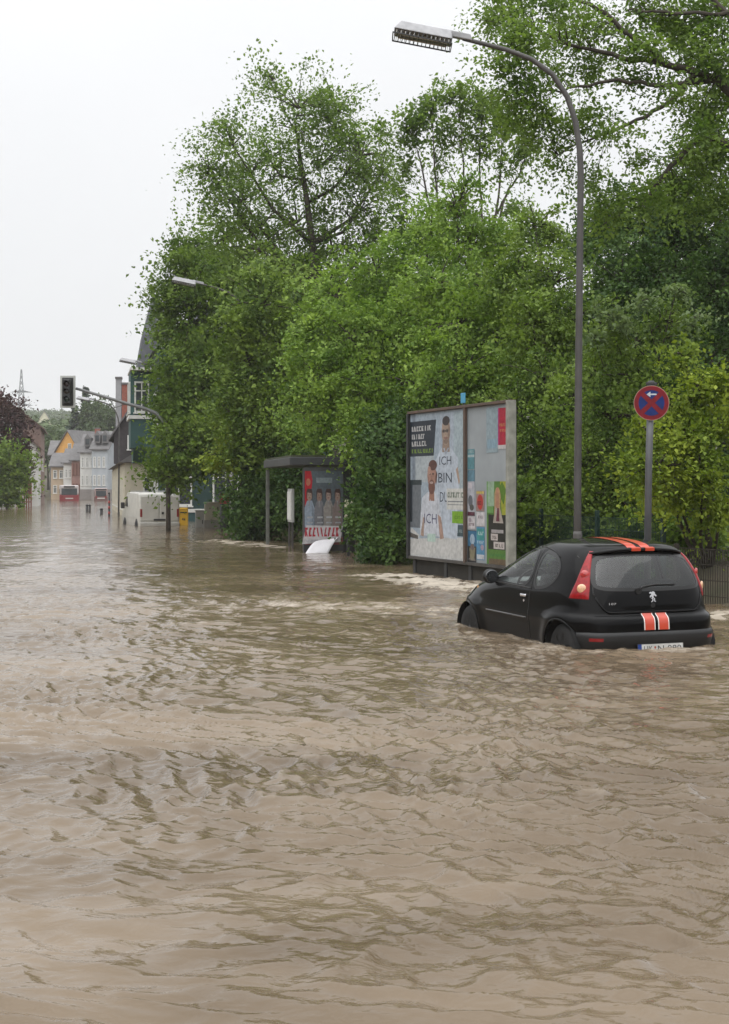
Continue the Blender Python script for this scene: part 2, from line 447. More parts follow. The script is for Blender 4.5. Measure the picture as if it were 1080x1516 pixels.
fm = n.new('ShaderNodeMath'); fm.operation = 'MULTIPLY_ADD'; fm.inputs[1].default_value = 1.7; fm.inputs[2].default_value = -0.85
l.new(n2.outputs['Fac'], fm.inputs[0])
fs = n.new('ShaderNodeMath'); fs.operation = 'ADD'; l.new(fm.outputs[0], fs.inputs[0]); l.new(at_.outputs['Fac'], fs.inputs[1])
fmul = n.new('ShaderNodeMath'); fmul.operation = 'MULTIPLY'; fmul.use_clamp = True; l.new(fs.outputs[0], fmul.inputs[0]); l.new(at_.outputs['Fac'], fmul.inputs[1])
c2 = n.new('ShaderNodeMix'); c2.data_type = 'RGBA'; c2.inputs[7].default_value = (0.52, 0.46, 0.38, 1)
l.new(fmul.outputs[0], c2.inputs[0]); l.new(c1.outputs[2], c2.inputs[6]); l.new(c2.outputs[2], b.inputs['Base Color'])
rr = n.new('ShaderNodeMapRange'); rr.inputs[3].default_value = 0.07; rr.inputs[4].default_value = 0.6
l.new(fmul.outputs[0], rr.inputs[0]); l.new(rr.outputs[0], b.inputs['Roughness'])
# fine ripples, two sizes, in metres
nb = n.new('ShaderNodeTexNoise'); nb.inputs['Scale'].default_value = 9; nb.inputs['Detail'].default_value = 3; nb.inputs['Distortion'].default_value = 0.6
mp2 = n.new('ShaderNodeMapping'); mp2.inputs['Rotation'].default_value = (0, 0, R(48)); mp2.inputs['Scale'].default_value = (0.55, 1.0, 1)
l.new(tc.outputs['Object'], mp2.inputs[0]); l.new(mp2.outputs[0], nb.inputs['Vector'])
bp = n.new('ShaderNodeBump'); bp.inputs['Strength'].default_value = 0.75; bp.inputs['Distance'].default_value = 0.02
l.new(nb.outputs['Fac'], bp.inputs['Height'])
nb2 = n.new('ShaderNodeTexNoise'); nb2.inputs['Scale'].default_value = 1.4; nb2.inputs['Detail'].default_value = 3
l.new(mp2.outputs[0], nb2.inputs['Vector'])
bp2 = n.new('ShaderNodeBump'); bp2.inputs['Strength'].default_value = 0.35; bp2.inputs['Distance'].default_value = 0.05
l.new(nb2.outputs['Fac'], bp2.inputs['Height']); l.new(bp.outputs[0], bp2.inputs['Normal'])
l.new(bp2.outputs[0], b.inputs['Normal'])
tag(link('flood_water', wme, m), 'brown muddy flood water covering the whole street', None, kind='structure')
# ------------------------------------------------------------------ the small black hatchback
CZ = [.16, .28, .40, .50, .60, .655, .70, .80, .90, 1.00, 1.10, 1.20, 1.30, 1.37, 1.415, 1.445, 1.463, 1.47]
CR = [.10, .04, .01, .00, .005, .02, .075, .085, .10, .13, .17, .22, .285, .35, .43, .60, .85, 1.05]
CF = [3.30, 3.38, 3.42, 3.43, 3.41, 3.38, 3.33, 3.19, 2.94, 2.64, 2.40, 2.20, 1.97, 1.76, 1.60, 1.42, 1.25, 1.10]
CW = [.74, .78, .80, .808, .815, .815, .812, .806, .79, .765, .737, .702, .655, .605, .545, .42, .24, .03]
CP = [6.5, 6.5, 6.5, 6.5, 6.5, 6.5, 6.0, 5.5, 5.2, 5, 4.8, 4.4, 4.0, 3.6, 3.2, 2.8, 2.4, 2.0]
def _pch(xs, ys):
    """smooth monotone interpolation"""
    xs, ys = np.array(xs), np.array(ys); h = np.diff(xs); d = np.diff(ys) / h
    m_ = np.zeros(len(xs)); m_[0], m_[-1] = d[0], d[-1]
    for i in range(1, len(xs) - 1):
        m_[i] = 0 if d[i - 1] * d[i] <= 0 else 2 * d[i - 1] * d[i] / (d[i - 1] + d[i])
    def f(x):
        x = np.clip(x, xs[0], xs[-1]); i = np.clip(np.searchsorted(xs, x) - 1, 0, len(h) - 1); t = (x - xs[i]) / h[i]
        return ((2 * t ** 3 - 3 * t ** 2 + 1) * ys[i] + (t ** 3 - 2 * t ** 2 + t) * h[i] * m_[i] + (-2 * t ** 3 + 3 * t ** 2) * ys[i + 1] + (t ** 3 - t ** 2) * h[i] * m_[i + 1])
    return f
f_r, f_f, f_w, f_p = _pch(CZ, CR), _pch(CZ, CF), _pch(CZ, CW), _pch(CZ, CP)
WHEELS = (0.53, 2.86)
def sl(z):
    r, f = f_r(z), f_f(z); xc = r + 0.55 * (f - r)
    return r, f, xc, f_w(z), f_p(z)
def flare(t, z):
    o = 0
    for wt in WHEELS:
        d = np.hypot(t - wt, z - 0.29); o = o + 0.028 * np.exp(-((d - 0.36) / 0.085) ** 2) * (z > 0.1)
    return o + 0.012 * np.exp(-((z - 0.60) / 0.05) ** 2)
def side_y(t, z):
    r, f, xc, w, p = sl(z)
    a = np.where(t < xc, xc - r, f - xc); pp = np.where(t < xc, p, np.maximum(2.2, p * 0.62))
    u = np.clip(np.abs(t - xc) / a, 0, 1)
    return w * (1 - u ** pp) ** (1 / pp)
def rear_t(y, z):
    r, f, xc, w, p = sl(z)
    u = np.clip(np.abs(y) / w, 0, 1)
    return xc - (xc - r) * (1 - u ** p) ** (1 / p)
def corner(phi, z, s):
    r, f, xc, w, p = sl(z)
    return Vector((s * float(w * math.sin(phi) ** (2 / p)), float(xc - (xc - r) * math.cos(phi) ** (2 / p)), z))
def top_z(t, y):
    lo, hi = 0.9, 1.47
    for _ in range(40):
        md = (lo + hi) / 2
        r, f = f_r(md), f_f(md)
        ok = r < t < f and side_y(t, md) > abs(y)
        lo, hi = (md, hi) if ok else (lo, md)
    return lo

SIDE_WIN = [[(1.30, 1.325), (1.50, 1.335), (1.66, 1.315), (1.82, 1.265), (2.0, 1.18), (2.16, 1.075), (2.28, .985), (2.31, .95), (1.9, .925), (1.28, .915)],
            [(1.17, 1.315), (1.19, .93), (1.00, .935), (.85, .975), (.745, 1.05), (.715, 1.12), (.76, 1.20), (.87, 1.27), (1.02, 1.30)]]
REAR_WIN = [(-.50, 1.315), (0, 1.335), (.50, 1.315), (.565, 1.17), (.60, 1.01), (.55, .965), (.3, .955), (0, .95), (-.3, .955), (-.55, .965), (-.60, 1.01), (-.565, 1.17)]
FRONT_WIN = [(-.50, 1.36), (.50, 1.36), (.66, 1.02), (-.66, 1.02)]
def chaikin(p, k=2):
    for _ in range(k):
        q = []
        for i in range(len(p)):
            a, b = p[i], p[(i + 1) % len(p)]
            q += [(.75 * a[0] + .25 * b[0], .75 * a[1] + .25 * b[1]), (.25 * a[0] + .75 * b[0], .25 * a[1] + .75 * b[1])]
        p = q
    return p
def inside(poly, x, y):
    r_ = np.zeros(np.shape(x), bool); n_ = len(poly)
    for i in range(n_):
        (x1, y1), (x2, y2) = poly[i], poly[(i + 1) % n_]
        c_ = ((y1 > y) != (y2 > y)) & (x < (x2 - x1) * (y - y1) / (y2 - y1 + 1e-12) + x1)
        r_ ^= c_
    return r_
def grow(poly, d):
    cx = sum(p[0] for p in poly) / len(poly); cy = sum(p[1] for p in poly) / len(poly); out = []
    n_ = len(poly)
    A = sum(poly[i][0] * poly[(i + 1) % n_][1] - poly[(i + 1) % n_][0] * poly[i][1] for i in range(n_))
    sg = 1 if A > 0 else -1
    for i in range(n_):
        a, b_ = Vector(poly[i - 1]), Vector(poly[(i + 1) % n_]); tt = (b_ - a).normalized()
        out.append((poly[i][0] + sg * tt.y * d, poly[i][1] - sg * tt.x * d))
    return out

GLASS_FLIP = False
def build_car():
    t0 = thing('black_hatchback', 'small black three-door hatchback with orange racing stripes standing axle-deep in the flood', 'car', (3.13, 15.2, -0.32), CAR_A)
    t0.rotation_euler = (R(0.6), 0, CAR_A); t0.scale = (1.10, 1.0, 1.0)
    pm = bpy.data.materials.new('black_paint'); pm.use_nodes = True
    n, l = pm.node_tree.nodes, pm.node_tree.links; b = n['Principled BSDF']
    b.inputs['Base Color'].default_value = (.0012, .0012, .0015, 1); b.inputs['Roughness'].default_value = .4; b.inputs['Specular IOR Level'].default_value = .05
    b.inputs['Coat Weight'].default_value = .7; b.inputs['Coat IOR'].default_value = 1.27; b.inputs['Coat Roughness'].default_value = .04
    tc = n.new('ShaderNodeTexCoord'); nz = n.new('ShaderNodeTexNoise'); nz.inputs['Scale'].default_value = 4; nz.inputs['Detail'].default_value = 8
    l.new(tc.outputs['Object'], nz.inputs['Vector'])
    mr = n.new('ShaderNodeMapRange'); mr.inputs[3].default_value = .005; mr.inputs[4].default_value = .035
    l.new(nz.outputs['Fac'], mr.inputs[0]); l.new(mr.outputs[0], b.inputs['Coat Roughness'])
    trim = mat('black_trim', (.006, .006, .0065), .55, var=.2, scale=20)
    seal = mat('window_seal', (.006, .006, .006), .35, var=.2, scale=20)
    bump_m = mat('bumper_plastic', (.007, .007, .0075), .5, var=.2, scale=12, bump=.1, bscale=200)
    glass = glass_mat('car_glass', (.86, .91, .87), 1.75); rglass = glass_mat('rear_glass', (.50, .57, .56), 1.8)
    orange = mat('stripe_orange', (.52, .055, .022), .35, var=.08, coat=.6)
    white = mat('stripe_edge', (.75, .73, .70), .35, var=.05)
    chrome = mat('chrome', (.72, .72, .74), .15, 1.0, var=.05)
    # body grid: rings of equal point count, bottom to top
    zs = np.concatenate([np.linspace(.16, 1.30, 84), np.linspace(1.31, 1.415, 14)[0:], np.linspace(1.42, 1.445, 8), np.linspace(1.447, 1.4698, 14)])
    N = 380; rings = []
    for z in zs:
        r, f, xc, w, p = [float(q) for q in sl(z)]; pf = max(2.2, p * .62)
        th = np.linspace(0, np.pi / 2, 160)
        q1x = xc - (xc - r) * np.cos(th) ** (2 / p); q1y = w * np.sin(th) ** (2 / p)
        q2x = xc + (f - xc) * np.cos(th[::-1]) ** (2 / pf); q2y = w * np.sin(th[::-1]) ** (2 / pf)
        hx = np.concatenate([q1x, q2x[1:]]); hy = np.concatenate([q1y, q2y[1:]])
        s_ = np.concatenate([[0], np.cumsum(np.hypot(np.diff(hx), np.diff(hy)))]); k = np.linspace(0, s_[-1], N // 2 + 1)
        hx, hy = np.interp(k, s_, hx), np.interp(k, s_, hy)
        hy = hy + flare(hx, z) * np.clip(hy / w, 0, 1) ** 8
        X = np.concatenate([hy, -hy[::-1][1:-1]]); T = np.concatenate([hx, hx[::-1][1:-1]])
        rings.append(np.stack([X, T, np.full_like(X, z)], 1))
    V = np.concatenate(rings); M = len(zs)
    i = (np.arange(M - 1)[:, None] * N + np.arange(N)[None, :]).ravel(); j = (np.arange(M - 1)[:, None] * N + (np.arange(N)[None, :] + 1) % N).ravel()
    Q = np.stack([i, j, j + N, i + N], 1)
    cen = V[Q].mean(1); cx, ct, cz = cen.T
    arch = np.zeros(len(Q), bool)
    for wt in WHEELS: arch |= (np.hypot(ct - wt, cz - .29) < .325) & (np.abs(cx) > .45)
    wins = [('side_window', chaikin(pw), lambda: (np.abs(cx) > .35), (ct, cz)) for pw in SIDE_WIN]
    hole = np.zeros(len(Q), bool)
    def faces(sel):
        q = Q[sel]; u, inv = np.unique(q, return_inverse=True); return V[u], inv.reshape(q.shape)
    def ribbon(name, pts_in, pts_out, m_, parent, lift=.003):
        nn = len(pts_in); mb = MB(); mb.add(list(pts_in) + list(pts_out), [(k, (k + 1) % nn, nn + (k + 1) % nn, nn + k) for k in range(nn)])
        return mb.build(name, m_, parent, True)
    body_empty = None
    jobs = []
    for pw in SIDE_WIN:
        pl = grow(chaikin(pw), .014)
        for s in (-1, 1):
            sel = inside(pl, ct, cz) & (cx * s > .35); hole |= sel; jobs.append(('side_window', sel, pl, s))
    pl = chaikin(REAR_WIN); sel = inside(pl, cx, cz) & (ct < .7); hole |= sel; jobs.append(('rear_window', sel, pl, 0))
    pl = chaikin(FRONT_WIN, 1); sel = inside(pl, cx, cz) & (ct > 1.5); hole |= sel; jobs.append(('windscreen', sel, pl, 2))
    v, q = faces(~(hole | arch)); me = mesh_np('body', v, q)
    bm = bmesh.new(); bm.from_mesh(me)
    top = [w for w in bm.verts if w.co.z > 1.4695]
    if len(top) > 2:
        bm.faces.new(sorted(top, key=lambda w: math.atan2(w.co.x, w.co.y - 1.075)))
    bmesh.ops.recalc_face_normals(bm, faces=bm.faces); bm.to_mesh(me); bm.free(); shade(me)
    link('body', me, pm, t0)
    v, q = faces(~(hole | arch) & (cz > .62)); v = (v - np.array([0, 1.65, .9])) * np.array([.975, .985, .985]) + np.array([0, 1.65, .9])
    lm_ = mesh_np('cabin_lining', v, q[:, ::-1]); shade(lm_); link('cabin_lining', lm_, mat('headliner', (.16, .16, .155), .95, var=.1), t0)
    for nm, sel, pl, s in jobs:
        v, q = faces(sel); me = mesh_np(nm, v, q[:, ::-1]) if GLASS_FLIP else mesh_np(nm, v, q); shade(me)
        o = link(nm, me, rglass if nm == 'rear_window' else glass, t0)
        if s == 2: continue
        ins, outs = grow(pl, -.022), grow(pl, .016)
        lift = .004
        if s == 0:
            A_ = [Vector((p[0], float(rear_t(p[0], p[1])) - lift, p[1])) for p in ins]; B_ = [Vector((p[0], float(rear_t(p[0], p[1])) - lift, p[1])) for p in outs]
        else:
            A_ = [Vector((s * (float(side_y(p[0], p[1])) + lift), p[0], p[1])) for p in ins]; B_ = [Vector((s * (float(side_y(p[0], p[1])) + lift), p[0], p[1])) for p in outs]
        ribbon('window_seal', A_, B_, seal, o)
    # door seams, belt line, rub strip
    for s in (-1, 1):
        def sp(t, z, d=.003): return Vector((s * (float(side_y(t, z)) + float(flare(t, z)) * min(1, (float(side_y(t, z)) / float(f_w(z))) ** 8) + d), t, z))
        MB().tube([sp(1.235, z, .0) for z in np.linspace(.30, 1.33, 26)], .005, 5).build('door_seam', seal, t0, True)
        MB().tube([sp(t, .57, .004) for t in np.linspace(1.28, 2.30, 24)], .010, 6).build('rub_strip', mat('rub_strip', (.035, .035, .036), .3, coat=.8), t0, True)
        MB().tube([sp(t, .905 + .012 * (t - 1.2), .004) for t in np.linspace(1.22, 2.30, 24)], .007, 6).build('belt_moulding', seal, t0, True)
        # bright roof gutter line over the doors
        arc = [(0.80, 1.27), (1.0, 1.335), (1.3, 1.365), (1.55, 1.362), (1.75, 1.325), (1.95, 1.245), (2.15, 1.13), (2.32, 1.0)]
        ax_ = [p[0] for p in arc]; az_ = [p[1] for p in arc]; ff = _pch(ax_, az_)
        MB().tube([sp(t, float(ff(t)), .0) for t in np.linspace(.8, 2.32, 40)], .009, 6).build('roof_gutter', pm, t0, True)
        # handle and lock
        c_ = sp(1.36, .815, .012)
        MB().box(c_, (.03, .13, .035)).build('door_handle', chrome if s < 0 else pm, t0, bevel=.012)
        MB().lathe([(.016, 0), (.016, .006)], sp(1.36, .755, .0) - Vector((.004, 0, 0)), 'x', 12).build('door_lock', chrome, t0)
        MB().lathe([(.022, -.004), (.020, .006)], sp(2.72, .80, .0), 'x', 12).build('side_repeater', mat('amber', (.55, .30, .12), .25), t0)
        # mirror
        mc = sp(2.18, .975, .10)
        MB().lathe([(.0, -.05), (.06, -.046), (.085, -.02), (.088, .01), (.07, .05), (.03, .075), (.0, .08)], mc, 'y', 18).build('mirror_shell', trim, t0, True)
        MB().lathe([(.075, -.002), (.07, -.006)], mc - Vector((0, .046, 0)), 'y', 18).build('mirror_glass', mat('mirror', (.12, .125, .13), .06, 1), t0)
        MB().tube([sp(2.2, .95, -.01), mc - Vector((0, -.01, .02))], [.035, .03], 8).build('mirror_arm', trim, t0, True)
        # tail light wrapping the corner
        rows, cols = 26, 12; vs = []
        for a in range(rows + 1):
            k = a / rows; z = .855 + .50 * k
            ph0 = R(35 + 4 * k); ph1 = R(58 - 14 * k ** 1.15)
            e = (1 - abs(2 * k - 1) ** 10)
            for c in range(cols + 1):
                ph = ph0 + (ph1 - ph0) * c / cols
                p = corner(ph, z, s); bulge = .016 * e * (1 - (2 * c / cols - 1) ** 6) + .002
                d = Vector((s * math.sin(ph), -math.cos(ph), 0)); vs.append(p + d * bulge)
        fs_ = [(a * (cols + 1) + c, a * (cols + 1) + c + 1, (a + 1) * (cols + 1) + c + 1, (a + 1) * (cols + 1) + c) for a in range(rows) for c in range(cols)]
        red = mat('red_lens', (.26, .004, .007), .3, var=.3, scale=30, spec=.3, coat=.25)
        tl = MB().add(vs, fs_).build('tail_light', red, t0, True)
        for (kk, cc, rr_, mm, nm) in ((.22, .45, .050, mat('amber_lens', (.72, .42, .24), .15, var=.2, scale=40, coat=1), 'indicator_lens'), (.52, .46, .046, mat('red_lens_bright', (.40, .02, .02), .12, var=.2, scale=40, coat=1), 'brake_lens')):
            z = .855 + .50 * kk; ph = R(35 + 4 * kk) + (R(58 - 14 * kk ** 1.15) - R(35 + 4 * kk)) * cc
            d = Vector((s * math.sin(ph), -math.cos(ph), 0)); c0 = corner(ph, z, s) + d * .017
            u_ = d.cross(Vector((0, 0, 1))).normalized(); vz = Vector((0, 0, 1)); mb = MB(); vv = []
            for h, rad in ((0, rr_), (.010, rr_ * .9), (.016, rr_ * .55), (.018, .004)):
                vv += [c0 + d * h + (u_ * math.cos(2 * math.pi * g / 18) + vz * math.sin(2 * math.pi * g / 18)) * rad for g in range(18)]
            mb.add(vv, [(h * 18 + g, h * 18 + (g + 1) % 18, (h + 1) * 18 + (g + 1) % 18, (h + 1) * 18 + g) for h in range(3) for g in range(18)]).build(nm, mm, tl, True)
        # headlight
        vs = []
        for a in range(9):
            for c in range(9):
                t = 2.88 + .42 * c / 8; z = .70 + (.20 - .08 * c / 8) * a / 8
                vs.append(sp(t, min(z, .92), .006))
        MB().add(vs, [(a * 9 + c, a * 9 + c + 1, a * 9 + 10 + c, a * 9 + 9 + c) for a in range(8) for c in range(8)]).build('headlight', mat('clear_lens', (.65, .67, .68), .1, coat=1), t0, True)
        # wheels and dark wheel housings
        for wt in WHEELS:
            w_ = thing_part = bpy.data.objects.new('wheel', None); C.objects.link(w_); w_.parent = t0; w_.location = (s * .70, wt, .285); w_.empty_display_size = .1
            tyre = mat('tyre_rubber', (.008, .008, .008), .75, var=.3, scale=25)
            MB().lathe([(.17, -.085), (.255, -.085), (.283, -.06), (.285, 0), (.283, .06), (.255, .085), (.17, .085)], (0, 0, 0), 'x', 32).build('tyre', tyre, w_, True)
            rim = MB(); rim.lathe([(.19, -.07), (.19, .07)], (0, 0, 0), 'x', 28)
            for g in range(7):
                an = 2 * math.pi * g / 7; rim.box((s * .075, math.cos(an) * .10, math.sin(an) * .10), (.02, .19, .035), Matrix.Rotation(an, 3, 'X'))
            rim.lathe([(.045, s * .07), (.03, s * .098)], (0, 0, 0), 'x', 14)
            rim.build('rim', mat('wheel_trim', (.02, .02, .021), .45, .3), w_)
            hs_ = MB(); nseg = 24; vs = []
            for g in range(nseg + 1):
                an = math.pi * g / nseg * 1.2 - .1 * math.pi
                for xx in (.80, .50): vs.append((s * xx, wt + .335 * math.cos(an), .29 + .335 * math.sin(an)))
            hs_.add(vs, [(2 * g, 2 * g + 1, 2 * g + 3, 2 * g + 2) for g in range(nseg)]); hs_.add([(s * .5, wt + .35 * a_, b_) for a_, b_ in ((-1, .1), (1, .1), (1, .64), (-1, .64))], [(0, 1, 2, 3)])
            hs_.build('wheel_housing', mat('housing', (.006, .006, .006), .9), t0)
            # rolled edge of the arch
            MB().tube([sp(wt + .33 * math.cos(a_), .29 + .33 * math.sin(a_), .004) for a_ in np.linspace(-.35, math.pi + .35, 36)], .011, 6).build('arch_lip', pm, t0, True)
    # rear bumper: lower plastic face over the painted shell
    vs = []; yr = np.linspace(-1, 1, 61)
    zr = [.26, .30, .36, .42, .47, .50, .515]; ex = [.0, .022, .03, .03, .028, .02, -.004]
    for z, e in zip(zr, ex):
        for a in yr:
            ph = a * R(52); p = corner(abs(ph), z, 1 if ph >= 0 else -1); d = Vector((math.sin(ph), -math.cos(ph), 0)); vs.append(p + d * e)
    MB().add(vs, [(a * 61 + c, a * 61 + c + 1, a * 61 + 62 + c, a * 61 + 61 + c) for a in range(len(zr) - 1) for c in range(60)]).build('bumper_insert', bump_m, t0, True)
    for s in (-1, 1):
        mb = MB(); vs = []
        for z in (.42, .455):
            for a in np.linspace(20, 36, 6):
                p = corner(R(a), z, s); d = Vector((s * math.sin(R(a)), -math.cos(R(a)), 0)); vs.append(p + d * .033)
        mb.add(vs, [(c, c + 1, 7 + c, 6 + c) for c in range(5)]).build('bumper_reflector', mat('reflector', (.22, .01, .012), .2), t0)
    # glossy lip under the tailgate
    rim_pts = []
    for y in np.linspace(-.60, .60, 50):
        k = abs(y) / .60; z = .715 + .16 * max(0, (k - .78) / .22) ** 2.2
        rim_pts.append(Vector((y, float(rear_t(y, z)) - .004, z)))
    MB().tube(rim_pts, .012, 6).build('tailgate_edge', pm, t0, True)
    for s in (-1, 1):
        MB().tube([Vector((s * (.60 + .01 * math.sin(k)), 0, 0)) + Vector((0, float(rear_t(.605, z)) - .002, z)) for k, z in enumerate(np.linspace(.875, 1.30, 14))], .006, 5).build('tailgate_seam', seal, t0, True)
    # roof spoiler
    vs = []; prof = [(0, 0), (-.07, .006), (-.105, -.004), (-.10, -.03), (-.04, -.035), (.02, -.03)]
    ny = 31
    for y in np.linspace(-.53, .53, ny):
        z = 1.375 - .05 * (abs(y) / .53) ** 3; t = float(rear_t(y, z)) + .03
        sh = 1 - .55 * (abs(y) / .53) ** 6
        for a, b_ in prof: vs.append((y, t + a * sh, z + .012 + b_))
    k = len(prof)
    MB().add(vs, [(a * k + c, a * k + (c + 1) % k, (a + 1) * k + (c + 1) % k, (a + 1) * k + c) for a in range(ny - 1) for c in range(k)] + [tuple(range(k)), tuple((ny - 1) * k + c for c in range(k))]).build('roof_spoiler', pm, t0, True)
    # stripes: on the roof, on the spoiler edge and on the tail
    for s in (-1, 1):
        for nm, m_, y0, y1, d in (('stripe_edge', white, .016, .142, .0035), ('racing_stripe', orange, .026, .132, .005)):
            vs = []; ts = np.linspace(.36, 2.0, 40)
            for t in ts:
                for y in (y0, y1): vs.append((s * y, t, top_z(t, s * y) + d))
            if nm == 'racing_stripe': MB().add(vs, [(2 * g, 2 * g + 1, 2 * g + 3, 2 * g + 2) for g in range(len(ts) - 1)]).build(nm, m_, t0, True)
            vs = []; zz = np.linspace(.53, .708, 10)
            for z in zz:
                for y in (y0, y1): vs.append((s * y, float(rear_t(y, z)) - d, z))
            MB().add(vs, [(2 * g, 2 * g + 1, 2 * g + 3, 2 * g + 2) for g in range(9)]).build(nm, m_, t0, True)
            vs = []
            for a, b_ in ((-.01, .0165), (-.07, .0225), (-.108, .0105), (-.103, -.02)):
                for y in (y0, y1): vs.append((s * y, float(rear_t(y, 1.375)) + .03 + a, 1.375 + b_ + d * .6))
            if nm == 'racing_stripe': MB().add(vs, [(2 * g, 2 * g + 1, 2 * g + 3, 2 * g + 2) for g in range(3)]).build(nm, m_, t0)
    # wiper, keyhole, emblem, badge
    wp = [(.0, .925), (-.03, .955), (-.12, .985), (-.05, 1.0)]
    def rp(y, z, d): return Vector((y, float(rear_t(y, z)) - d, z))
    MB().tube([rp(-.155, .945, .012), rp(-.10, .985, .02), rp(.05, 1.005, .022), rp(.28, 1.0, .02)], [.014, .012, .009, .005], 6).build('rear_wiper', trim, t0, True)
    MB().lathe([(.034, 0), (.034, .012), (.02, .02)], rp(-.155, .94, .02), 'y', 14).build('wiper_pivot', trim, t0)
    lion = [(-.010, .0), (.012, .012), (.004, .030), (.020, .036), (.034, .022), (.044, .030), (.036, .046), (.020, .050), (.028, .062), (.016, .078), (-.004, .082), (-.012, .074), (-.030, .078), (-.046, .066), (-.040, .056), (-.022, .058), (-.020, .044), (-.034, .036), (-.040, .018), (-.028, .012), (-.020, .026), (-.012, .016), (-.024, -.004)]
    lg = [(.006, .012), (.024, .000), (.020, -.022), (.034, -.030), (.030, -.038), (.012, -.030), (.010, -.004)]
    lg2 = [(-.014, .004), (-.006, -.018), (-.026, -.034), (-.018, -.042), (.006, -.020), (.002, .004)]
    o_ = rp(0, .875, .004); uz = Vector((0, .10, 1)).normalized(); em = MB()
    for pg in (lion, lg, lg2): em.prism([(a * .95, b_ * .95 - .02) for a, b_ in pg], o_, (1, 0, 0), uz, (0, -.012, .001))
    em.build('emblem', chrome, t0)
    MB().lathe([(.026, 0), (.02, .008)], rp(0, .785, .006), 'y', 14).build('tailgate_lock', trim, t0)
    pr = Print(.075, .022); vs_ = pr.text('107', 0, 0, 1, 1, (.7, .7, .7)); pr.build('badge', t0, rp(-.485, .80, .014), (1, -.14, 0), (0, .1, 1))
    # number plate
    pm_ = bpy.data.objects.new('number_plate', MB().box((0, 0, 0), (.52, .012, .11)).mesh('number_plate')); C.objects.link(pm_); pm_.parent = t0
    pm_.data.materials.append(mat('plate_edge', (.02, .02, .02), .5)); pm_.location = (0.02, -.036, .332); pm_.rotation_euler = (R(-6), 0, 0)
    pr = Print(.52, .11)
    pr.rect(.01, .05, .99, .95, (.62, .62, .60)); pr.rect(.01, .05, .09, .95, (.02, .06, .28)); pr.text('UK', .14, .2, .33, .82, (.02, .02, .02)); pr.ell(.38, .62, .02, .13, (.4, .08, .03)); pr.ell(.38, .28, .02, .12, (.05, .15, .05)); pr.text('N 880', .44, .2, .95, .82, (.02, .02, .02)); pr.text('D', .035, .15, .065, .4, (.7, .7, .7))
    pr.build('plate_print', pm_, (-.26, -.0075, -.055), (1, 0, 0), (0, 0, 1))
    # cabin
    cloth = mat('seat_cloth', (.045, .045, .05), .9, var=.3, scale=30)
    for s in (-1, 1):
        st = MB(); st.box((s * .34, 1.78, .52), (.46, .50, .16)); st.box((s * .34, 1.50, .78), (.44, .13, .52), Matrix.Rotation(R(12), 3, 'X')); st.box((s * .34, 1.43, 1.12), (.24, .09, .16), Matrix.Rotation(R(12), 3, 'X'))
        st.build('front_seat', cloth, t0, True, bevel=.05)
    st = MB(); st.box((0, .98, .55), (1.18, .42, .16)); st.box((0, .72, .78), (1.18, .13, .48), Matrix.Rotation(R(14), 3, 'X')); st.build('rear_bench', cloth, t0, True, bevel=.05)
    MB().box((0, .52, .86), (1.1, .34, .02)).build('parcel_shelf', trim, t0)
    MB().box((0, 1.7, .3), (1.35, 2.7, .08)).build('cabin_floor', trim, t0)
    ds = MB(); ds.box((0, 2.42, .84), (1.3, .42, .18)); ds.build('dashboard', mat('dash_plastic', (.16, .17, .18), .6), t0, True, bevel=.05)
    sw = MB(); M_ = Matrix.Rotation(R(-62), 3, 'X'); cs = Vector((-.34, 2.12, .90))
    sw.tube([cs + M_ @ Vector((.18 * math.cos(a), .18 * math.sin(a), 0)) for a in np.linspace(0, 2 * math.pi, 29)], .014, 6, False)
    for a in (0, math.pi, -math.pi / 2): sw.tube([cs, cs + M_ @ Vector((.18 * math.cos(a), .18 * math.sin(a), 0))], .014, 5)
    sw.tube([cs + M_ @ Vector((0, 0, .01)), cs + M_ @ Vector((0, 0, -.25))], [.06, .03], 8); sw.build('steering_wheel', trim, t0, True)
    return t0
car = build_car()
